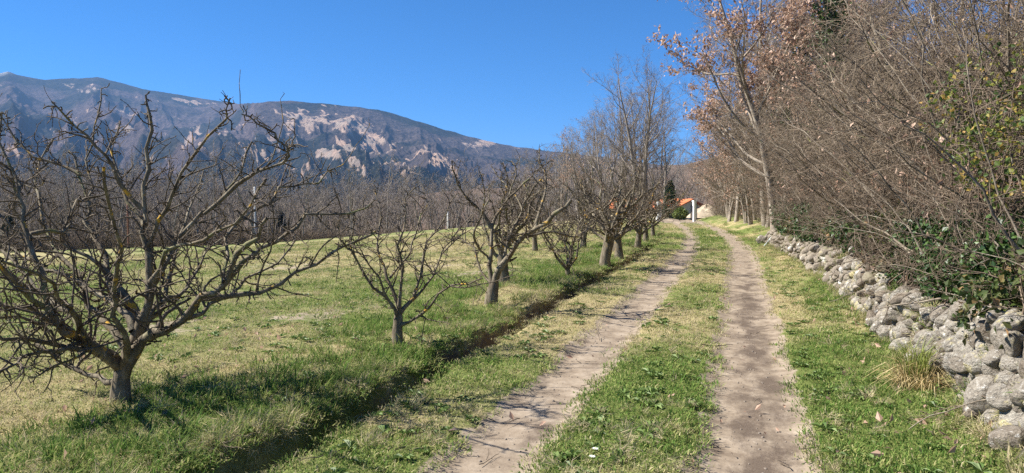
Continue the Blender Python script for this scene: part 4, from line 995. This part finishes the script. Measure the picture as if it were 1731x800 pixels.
# broad-leaved weeds, matted straw and fallen twigs in the turf
m_weed = leafmat('weed_leaves', [(0, (.06, .11, .025)), (1, (.17, .24, .06))], .25, .5)
def rosette(seed):
    rs_ = np.random.RandomState(seed); k_ = 9; a_ = np.arange(k_) * 6.283 / k_ + rs_.normal(0, .2, k_); L = rs_.uniform(.03, .07, k_); V = []
    for i in range(k_):
        c_, s_ = math.cos(a_[i]), math.sin(a_[i]); l = L[i]; wd_ = l * .17
        for px_, py_, pz_ in ((0, 0, .006), (l * .55, wd_, .022), (l, 0, .012), (l * .55, -wd_, .022)): V.append((px_ * c_ - py_ * s_, px_ * s_ + py_ * c_, pz_))
    b0 = np.arange(k_)[:, None] * 4; return mesh('weed', V, np.concatenate([b0 + [0, 1, 2], b0 + [0, 2, 3]]), m_weed)
x, y, r_ = sector(4200, 2.3, 26, 1.0); u = x - bend(y); keep = (soil_at(u, y) < .3) & (u < 1.6) & (fbm(x * .7 + 70, y * .7, 3) > .46); x, y = x[keep], y[keep]; n = len(x)
scatter('broadleaf_weeds', put(x, y, .006), rots(n, .12), rs.uniform(.6, 1.7, n), rs.rand(n), rs.randint(0, 4, n), [rosette(80 + i) for i in range(4)], 'small broad-leaved weeds scattered through the turf', 'weeds')
x, y, r_ = sector(5200, 2.3, 30, .9); u = x - bend(y); keep = (soil_at(u, y) < .5) & (u < 1.6) & (fbm(x * .9 + 20, y * .9 + 5, 3) > .53); x, y = x[keep], y[keep]; n = len(x)
rt_ = rots(n, .3); rt_[:, 0] += 1.15
scatter('matted_straw', put(x, y, .012), rt_, rs.uniform(.35, .8, n), np.clip(rs.normal(.06, .1, n), 0, 1), rs.randint(0, 3, n), shags, 'flattened dead straw matted into the turf', 'grass')
def twig(seed):
    r2 = random.Random(seed); V, F = tubes([stem(r2, (0, 0, 0), (1, 0, .05), .28, .004, .002, 6, .22, 0), stem(r2, (.1, 0, .01), (.7, .7, .1), .12, .003, .0015, 4, .2, 0)], 4); return mesh('twig', V, F, m_appletwig, True)
x, y, r_ = sector(900, 2.3, 24, 1.0); u = x - bend(y); keep = (u < 1.6) & (rs.rand(len(u)) < np.where(u < -2, .55, .3)); x, y = x[keep], y[keep]; n = len(x)
scatter('fallen_twigs', put(x, y, .02), rots(n, .1), rs.uniform(.5, 1.4, n), rs.rand(n), rs.randint(0, 4, n), [twig(90 + i) for i in range(4)], 'broken twigs lying in the grass below the trees', 'twigs')

# leaf litter and pebbles
def curled(seed, n):
    V, F = leaves(np.zeros((n, 3)), .06, seed, 0, .0, .55); return mesh('leaf', V, F, m_brown)
lk = [curled(70 + i, 1) for i in range(6)]
x, y, r_ = sector(9000, 2.3, 34, 1.0); u = x - bend(y)
pr = np.where(u < -3.2, .22 * (u > -7), .16) + .5 * (u > .9) * (u < 1.75) + .9 * (u >= 1.75) * (u < 4)
pr = pr * sstep(.35, .6, fbm(x * .8 + 50, y * .8, 3)) * 1.3
keep = rs.rand(len(x)) < pr; x, y = x[keep], y[keep]; n = len(x)
rt_ = np.stack([rs.uniform(0, 6.283, n), rs.normal(0, .3, n), rs.uniform(0, 6.283, n)], 1)
scatter('fallen_leaves', put(x, y, .03), rt_, rs.uniform(.5, 1.3, n), rs.rand(n), rs.randint(0, 6, n), lk, 'dead brown leaves scattered over bank, verge and wood floor', 'leaves')
m_peb = plain('pebble', (.24, .20, .16), .9, .4, 30)
def pebble(seed):
    me = stone_mesh(seed, sub=1); me.materials.clear(); me.materials.append(m_peb); return me
pk = [pebble(140 + i) for i in range(5)]
n = 2400; y = 2.5 + 30 * rs.rand(n) ** 1.8; u = np.where(rs.rand(n) < .5, -1.44, .12) + rs.normal(0, .19, n); x = u + bend(y)
scatter('track_gravel', put(x, y, .0), rots(n, 1.0), .003 + .011 * rs.rand(n) ** 3.0, rs.rand(n), rs.randint(0, 5, n), pk, 'small pebbles strewn along both wheel ruts', 'gravel')

# ------------------------------------------------------------------ far wood along the meadow edge
far = [broad_tree(401 + i, 7.6 + i * .7, .10, 1 + (i == 2), .40, .9, .62, 3, (m_greybark, m_greytwig), tw_r=.016, name='wood_tree', sides=5, low=.25, limb_ang=40) for i in range(4)]
edge = [(-150, 0), (-110, 22), (-69, 51), (-39, 82), (-28, 96), (-14, 106), (4, 118)]
el_ = np.array(edge, float); seg = np.r_[0, np.cumsum(np.linalg.norm(np.diff(el_, axis=0), axis=1))]
def on_edge(t_, off):
    s_ = t_ * seg[-1]; x_ = np.interp(s_, seg, el_[:, 0]); y_ = np.interp(s_, seg, el_[:, 1])
    x2 = np.interp(s_ + .5, seg, el_[:, 0]); y2 = np.interp(s_ + .5, seg, el_[:, 1]); tx, ty = x2 - x_, y2 - y_; l_ = np.hypot(tx, ty) + 1e-9
    return x_ - ty / l_ * off, y_ + tx / l_ * off
rng = random.Random(9)
for i in range(96):
    k_ = i % 4; x_, y_ = on_edge(.16 + .80 * (i + rng.random()) / 96, rng.uniform(0, 9) if i % 3 else rng.uniform(-1, 1.5))
    place(far[k_], (float(x_), float(y_)), rng.uniform(0, 6.28), rng.uniform(.9, 1.35), 'bare grey tree in the wood along the far edge of the meadow', group='bare trees of the far wood')
def joined(root):
    V = []; 
    me = bpy.data.meshes.new('wood_mass'); import bmesh
    bm = bmesh.new()
    for ch in root.children: bm.from_mesh(ch.data)
    bm.to_mesh(me); bm.free(); me.materials.append(m_greytwig); return me
wm = [joined(f_) for f_ in far[:3]]
n = 1500; tt = rs.uniform(.02, 1, n); off = rs.uniform(8, 60, n); xy = np.array([on_edge(a_, b_) for a_, b_ in zip(tt, off)])
scatter('distant_wood', put(xy[:, 0], xy[:, 1]), rots(n, .04), rs.uniform(.95, 1.42, n), rs.rand(n), rs.randint(0, 3, n), wm, 'mass of bare trees deep in the far wood', 'wood')
lowb = [joined(shrub(320 + i, 2.0, 12, .6, .55, (m_redtwig, m_redtwig), tw_r=.012)) for i in range(2)]
for o in [o for o in COL.objects if o.name.startswith('hazel_shrub') and not o.get('label')]:
    for c_ in list(o.children): bpy.data.objects.remove(c_)
    bpy.data.objects.remove(o)
for me in lowb: me.materials.clear(); me.materials.append(m_redtwig)
n = 1700; tt = rs.uniform(.03, 1, n); off = rs.uniform(-1.5, 9, n); xy = np.array([on_edge(a_, b_) for a_, b_ in zip(tt, off)])
scatter('wood_edge_brush', put(xy[:, 0], xy[:, 1]), rots(n, .1), rs.uniform(.7, 1.5, n), rs.rand(n), rs.randint(0, 2, n), lowb, 'low reddish brush along the foot of the far wood', 'brush')
# wood on the hill behind the house
n = 900; i_ = rs.randint(0, len(azh) - 1, n); j_ = rs.randint(2, 66, n)
P = np.stack([HX[j_, i_], HY[j_, i_], H2[j_, i_] - .3], 1) + np.c_[rs.normal(0, 2, (n, 2)), np.zeros(n)]
for me in wm: pass
wr = [m_.copy() for m_ in wm]
for me in wr: me.materials.clear(); me.materials.append(m_redtwig)
scatter('hill_wood', P, rots(n, .05), rs.uniform(.6, 1.1, n), rs.rand(n), rs.randint(0, 6, n), wm + wr, 'leafless wood covering the hill behind the house', 'wood')
# dark conifers on the foot of the mountain
def conifer_mesh(seed, h=12, n=420, size=.9, mat=m_conif, spread=.19):
    rs_ = np.random.RandomState(seed); z = h * rs_.uniform(.06, 1, n) ** .8; r_c = spread * (h - z) * np.sqrt(rs_.rand(n)) * (.8 + .4 * np.sin(z * 5)); a_ = rs_.uniform(0, 6.283, n)
    V, F = leaves(np.stack([r_c * np.cos(a_), r_c * np.sin(a_), z], 1), size, seed, .5, .1, .7)
    return V, F
ck = []
for i in range(3):
    V, F = conifer_mesh(500 + i); ck.append(mesh('conifer_mass', V, F, m_conif))
n = 3600; qi = (rs.rand(n) ** 1.2 * 70).astype(int); ai = rs.randint(0, nn_ - 1, n); MV = V_m = np.stack([X_, Y_, hgt - 9.5], -1)
keep = (PX[qi, ai] < 800) & (fbm(X_[qi, ai] / 160, Y_[qi, ai] / 160, 3) > .42)
P = MV[qi, ai][keep]; n = len(P); P[:, :2] += rs.normal(0, 8, (n, 2))
scatter('conifer_wood', P - [0, 0, 1.5], rots(n, .03), rs.uniform(.7, 1.3, n), rs.rand(n), rs.randint(0, 3, n), ck, 'dark conifer wood on the lower slopes of the mountain', 'wood')
V, F = conifer_mesh(510, 5.5, 1500, .5, spread=.34)
for px, Z, lb in ((474, 98, 'dark evergreen tree in the far wood right of the pale pole'), (22, 88, 'dark evergreen tree in the far wood at the left edge')):
    x_, y_ = ahead(px, Z); root = obj('evergreen_tree', None, loc=(x_, y_, gzf(x_, y_)), label=lb, cat='tree')
    obj('crown', mesh('crown', V, F, m_conif), root, kind='stuff'); Vt, Ft = tubes([([(0, 0, -.2), (0, 0, 2.5), (0, 0, 5.2)], [.14, .1, .03])], 6); obj('trunk', mesh('trunk', Vt, Ft, m_greybark, True), root)

# poles in the meadow
def pole(px, yb, yt, Z, r, mat, name, label, cap=False):
    x_, y_ = ahead(px, Z); zb = gzf(x_, y_); top = at(px, yt, Z)[2]
    root = obj(name, None, loc=(x_, y_, zb), label=label, cat='pole')
    V, F = tubes([([(0, 0, -.3), (0, 0, (top - zb) * .5), (0, 0, top - zb), (0, 0, top - zb + .01)], [r, r * .9, r * .8, .004])], 8); obj('shaft', mesh('shaft', V, F, mat, True), root)
    if cap:
        V, F = box(-.35, .35, -.04, .04, top - zb - .5, top - zb - .42); obj('crossarm', mesh('crossarm', V, F[0], mat), root)
        for sx in (-.3, 0, .3):
            V, F = tubes([([(sx, 0, top - zb - .42), (sx, 0, top - zb - .3)], [.03, .025])], 6); obj('insulator', mesh('insulator', V, F, m_white, True), root)
pole(432, 408, 316, 86, .15, m_concrete, 'utility_pole', 'pale concrete pole before the far wood, the taller one', True)
pole(757, 404, 358, 84, .11, m_concrete, 'utility_pole', 'short pale pole with white head before the far wood', False)
pole(217, 424, 332, 70, .10, m_rust, 'wooden_pole', 'rusty brown pole at the meadow edge seen through the big tree')

# ------------------------------------------------------------------ house, gate, mound
def house(x_, y_, rz, zb, L, Wd, he, hr, label, name='house', m_tile=m_tile):
    root = obj(name, None, loc=(x_, y_, zb), rotz=rz, label=label, cat='house')
    w2 = Wd / 2
    V = np.array([(-w2, 0, 0), (w2, 0, 0), (w2, 0, he), (0, 0, hr), (-w2, 0, he), (-w2, L, 0), (w2, L, 0), (w2, L, he), (0, L, hr), (-w2, L, he)])
    obj('wall', mesh('wall', V, [np.array([(0, 1, 6, 5), (1, 2, 7, 6), (4, 0, 5, 9)]), np.array([(0, 1, 2), (0, 2, 4), (4, 2, 3), (6, 5, 7), (7, 5, 9), (9, 8, 7)])], m_cream), root)
    sl = math.atan2(hr - he, w2); 
    for sd_ in (1, -1):
        # tiled slope: courses of tiles as ribs
        nr = 14; xs = np.linspace(-.4, L + .4, nr * 4 + 1); prof = .05 * np.abs(np.sin(np.linspace(0, nr * math.pi, len(xs)))) + .10
        ext = .5; pa = np.array([0, hr + .02]); pb = np.array([sd_ * (w2 + ext), he - ext * math.tan(sl) + .02])
        V = []
        for (px_, pz_) in (pa, pb):
            for xx, pr_ in zip(xs, prof): V.append((px_, xx, pz_ + pr_))
        for (px_, pz_) in (pa, pb):
            for xx in xs: V.append((px_, xx, pz_ - .06))
        m_ = len(xs); F = []
        for i in range(m_ - 1): F += [(i, i + 1, m_ + i + 1, m_ + i), (2 * m_ + i, 3 * m_ + i, 3 * m_ + i + 1, 2 * m_ + i + 1), (m_ + i, m_ + i + 1, 3 * m_ + i + 1, 3 * m_ + i), (i, 2 * m_ + i, 2 * m_ + i + 1, i + 1)]
        F += [(0, m_, 3 * m_, 2 * m_), (m_ - 1, 3 * m_ - 1, 4 * m_ - 1, 2 * m_ - 1)]
        obj('roof_slope', mesh('roof_slope', V, np.array(F), m_tile), root)
    for (xa, za, xb, zb_, nme) in ((w2 * .35, 0, w2 * .85, he * .78, 'door'), (-w2 * .6, he * .4, -w2 * .25, he * .8, 'window')):
        V, F = box(xa, xb, -.05, .05, za, zb_); wd_ = obj(nme, mesh(nme, V, F[0], m_dark), root)
        V, F = join([box(xa - .08, xa - .003, -.09, .04, za, zb_ + .08), box(xb + .003, xb + .08, -.09, .04, za, zb_ + .08), box(xa - .003, xb + .003, -.085, .04, zb_ + .003, zb_ + .08)]); obj('frame', mesh('frame', V, F[0], m_white), wd_)
    return root
hx, hy = ahead(1166, 84)
zr = at(1143, 336, 84)[2]
house(hx, hy, R(62), zr - 3.4, 11, 6.4, 2.35, 3.25, 'cream house with an orange tiled roof at the end of the track')
fx, fy = ahead(120, 142); house(fx, fy, R(60), -6.8, 12, 8, 3.0, 5.2, 'house with a dull red roof hidden in the far wood at the left', m_tile=plain('weathered_red_tile', (.20, .085, .06), .9, .4, 4))
def pillar(px, Z, yt, label, wd_):
    x_, y_ = ahead(px, Z); zb = gzf(x_, y_); h_ = at(px, yt, Z)[2] - zb
    root = obj('gate_pillar', None, loc=(x_, y_, zb), rotz=R(YAW + 22), label=label, cat='gate pillar', group='white pillars of the gate')
    wd_ *= .78; V, F = box(-wd_, wd_, -wd_, wd_, -.1, h_ - .08); obj('shaft', mesh('shaft', V, F[0], m_white), root)
    V, F = box(-wd_ - .03, wd_ + .03, -wd_ - .03, wd_ + .03, h_ - .08, h_); obj('cap', mesh('cap', V, F[0], m_white), root)
    return x_, y_, zb, h_
pillar(1113, 52, 341, 'white gate pillar half hidden by the last fruit tree', .18)
x_, y_, zb, h_ = pillar(1173, 52, 339, 'white gate pillar in the open at the end of the track', .13)
root = obj('iron_gate', None, loc=(x_ - .24, y_ - .05, zb), rotz=R(75), label='dark iron gate leaf swung open beside the open white pillar', cat='gate')
V, F = join([box(.0, 1.4, -.02, .02, .1, .16), box(0, 1.4, -.02, .02, h_ - .35, h_ - .29), box(0, .05, -.02, .02, .163, h_ - .353), box(1.35, 1.4, -.02, .02, .163, h_ - .353)]); obj('frame', mesh('frame', V, F[0], m_iron), root)
for i in range(9):
    V, F = box(.12 + i * .135, .15 + i * .135, -.012, .012, .163, h_ - .353); obj('bar', mesh('bar', V, F[0], m_iron), root)
# bushes by the gate
x_, y_ = ahead(1150, 57); c_ = np.array([x_, y_, gzf(x_, y_) + .55])
leaf_bush('garden_bush', [(c_, (.62, .5, .50), 1)], 2200, .12, m_bush, 520, (x_, y_, gzf(x_, y_)), 'rounded light green bush in front of the house', canes=14)
x_, y_ = ahead(1132, 68); g_ = gzf(x_, y_); root = obj('cypress', None, loc=(x_, y_, g_), label='dark cypress beside the house left of the light bush', cat='tree')
rs_ = np.random.RandomState(8); z = 3.6 * rs_.rand(3200); r_c = .75 * np.sqrt(rs_.rand(3200)) * np.clip(1.15 - (z / 3.6) ** 2.2, .1, 1); a_ = rs_.uniform(0, 6.283, 3200)
V, F = leaves(np.stack([r_c * np.cos(a_), r_c * np.sin(a_), z + .1], 1), .16, 9, -.5, .03, .6); obj('crown', mesh('crown', V, F, m_ivy), root, kind='stuff')
V, F = tubes([([(0, 0, -.1), (0, 0, 1), (0, 0, 2.4)], [.09, .07, .02])], 6); obj('trunk', mesh('trunk', V, F, m_greybark, True), root)
x_, y_ = ahead(1193, 55); g_ = gzf(x_, y_)
m_mound = plain('dry_earth_mound', (.45, .37, .27), .95, .45, 2.5)
a_ = np.linspace(0, 6.283, 41)[:-1]; rr3 = np.linspace(0, 1, 14); AA, RRm = np.meshgrid(a_, rr3)
MX = RRm * np.cos(AA) * 1.5; MY = RRm * np.sin(AA) * 1.3; MZ = .95 * np.cos(RRm * math.pi / 2) ** .9 + .9 * (fbm(MX * 2.2 + 5, MY * 2.2, 4) - .5) * (1 - RRm) - .1
k_ = np.arange(40); F = np.concatenate([np.stack([i * 40 + k_, (i + 1) * 40 + k_, (i + 1) * 40 + (k_ + 1) % 40, i * 40 + (k_ + 1) % 40], -1) for i in range(13)])
obj('earth_mound', mesh('earth_mound', np.stack([MX, MY, MZ], -1).reshape(-1, 3), F, m_mound, True), loc=(x_, y_, g_), label='heap of dry earth and stones right of the gate', cat='mound')

# ------------------------------------------------------------------ air
m_haze = bpy.data.materials.new('air'); m_haze.use_nodes = True; t = m_haze.node_tree; t.nodes.remove(t.nodes['Principled BSDF'])
v_ = nd(t, 'ShaderNodeVolumePrincipled', Density=7e-5); v_.inputs['Color'].default_value = (.29, .55, 1.0, 1); v_.inputs['Anisotropy'].default_value = .1
t.links.new(v_.outputs[0], t.nodes['Material Output'].inputs['Volume'])
V, F = box(-15000, 15000, -15000, 15000, -12, 1250); obj('haze', mesh('haze', V, F[0], m_haze), kind='stuff', label='thin blue air between the track and the mountain', cat='haze')

for o in COL.objects:
    if '_used' in o: del o['_used']
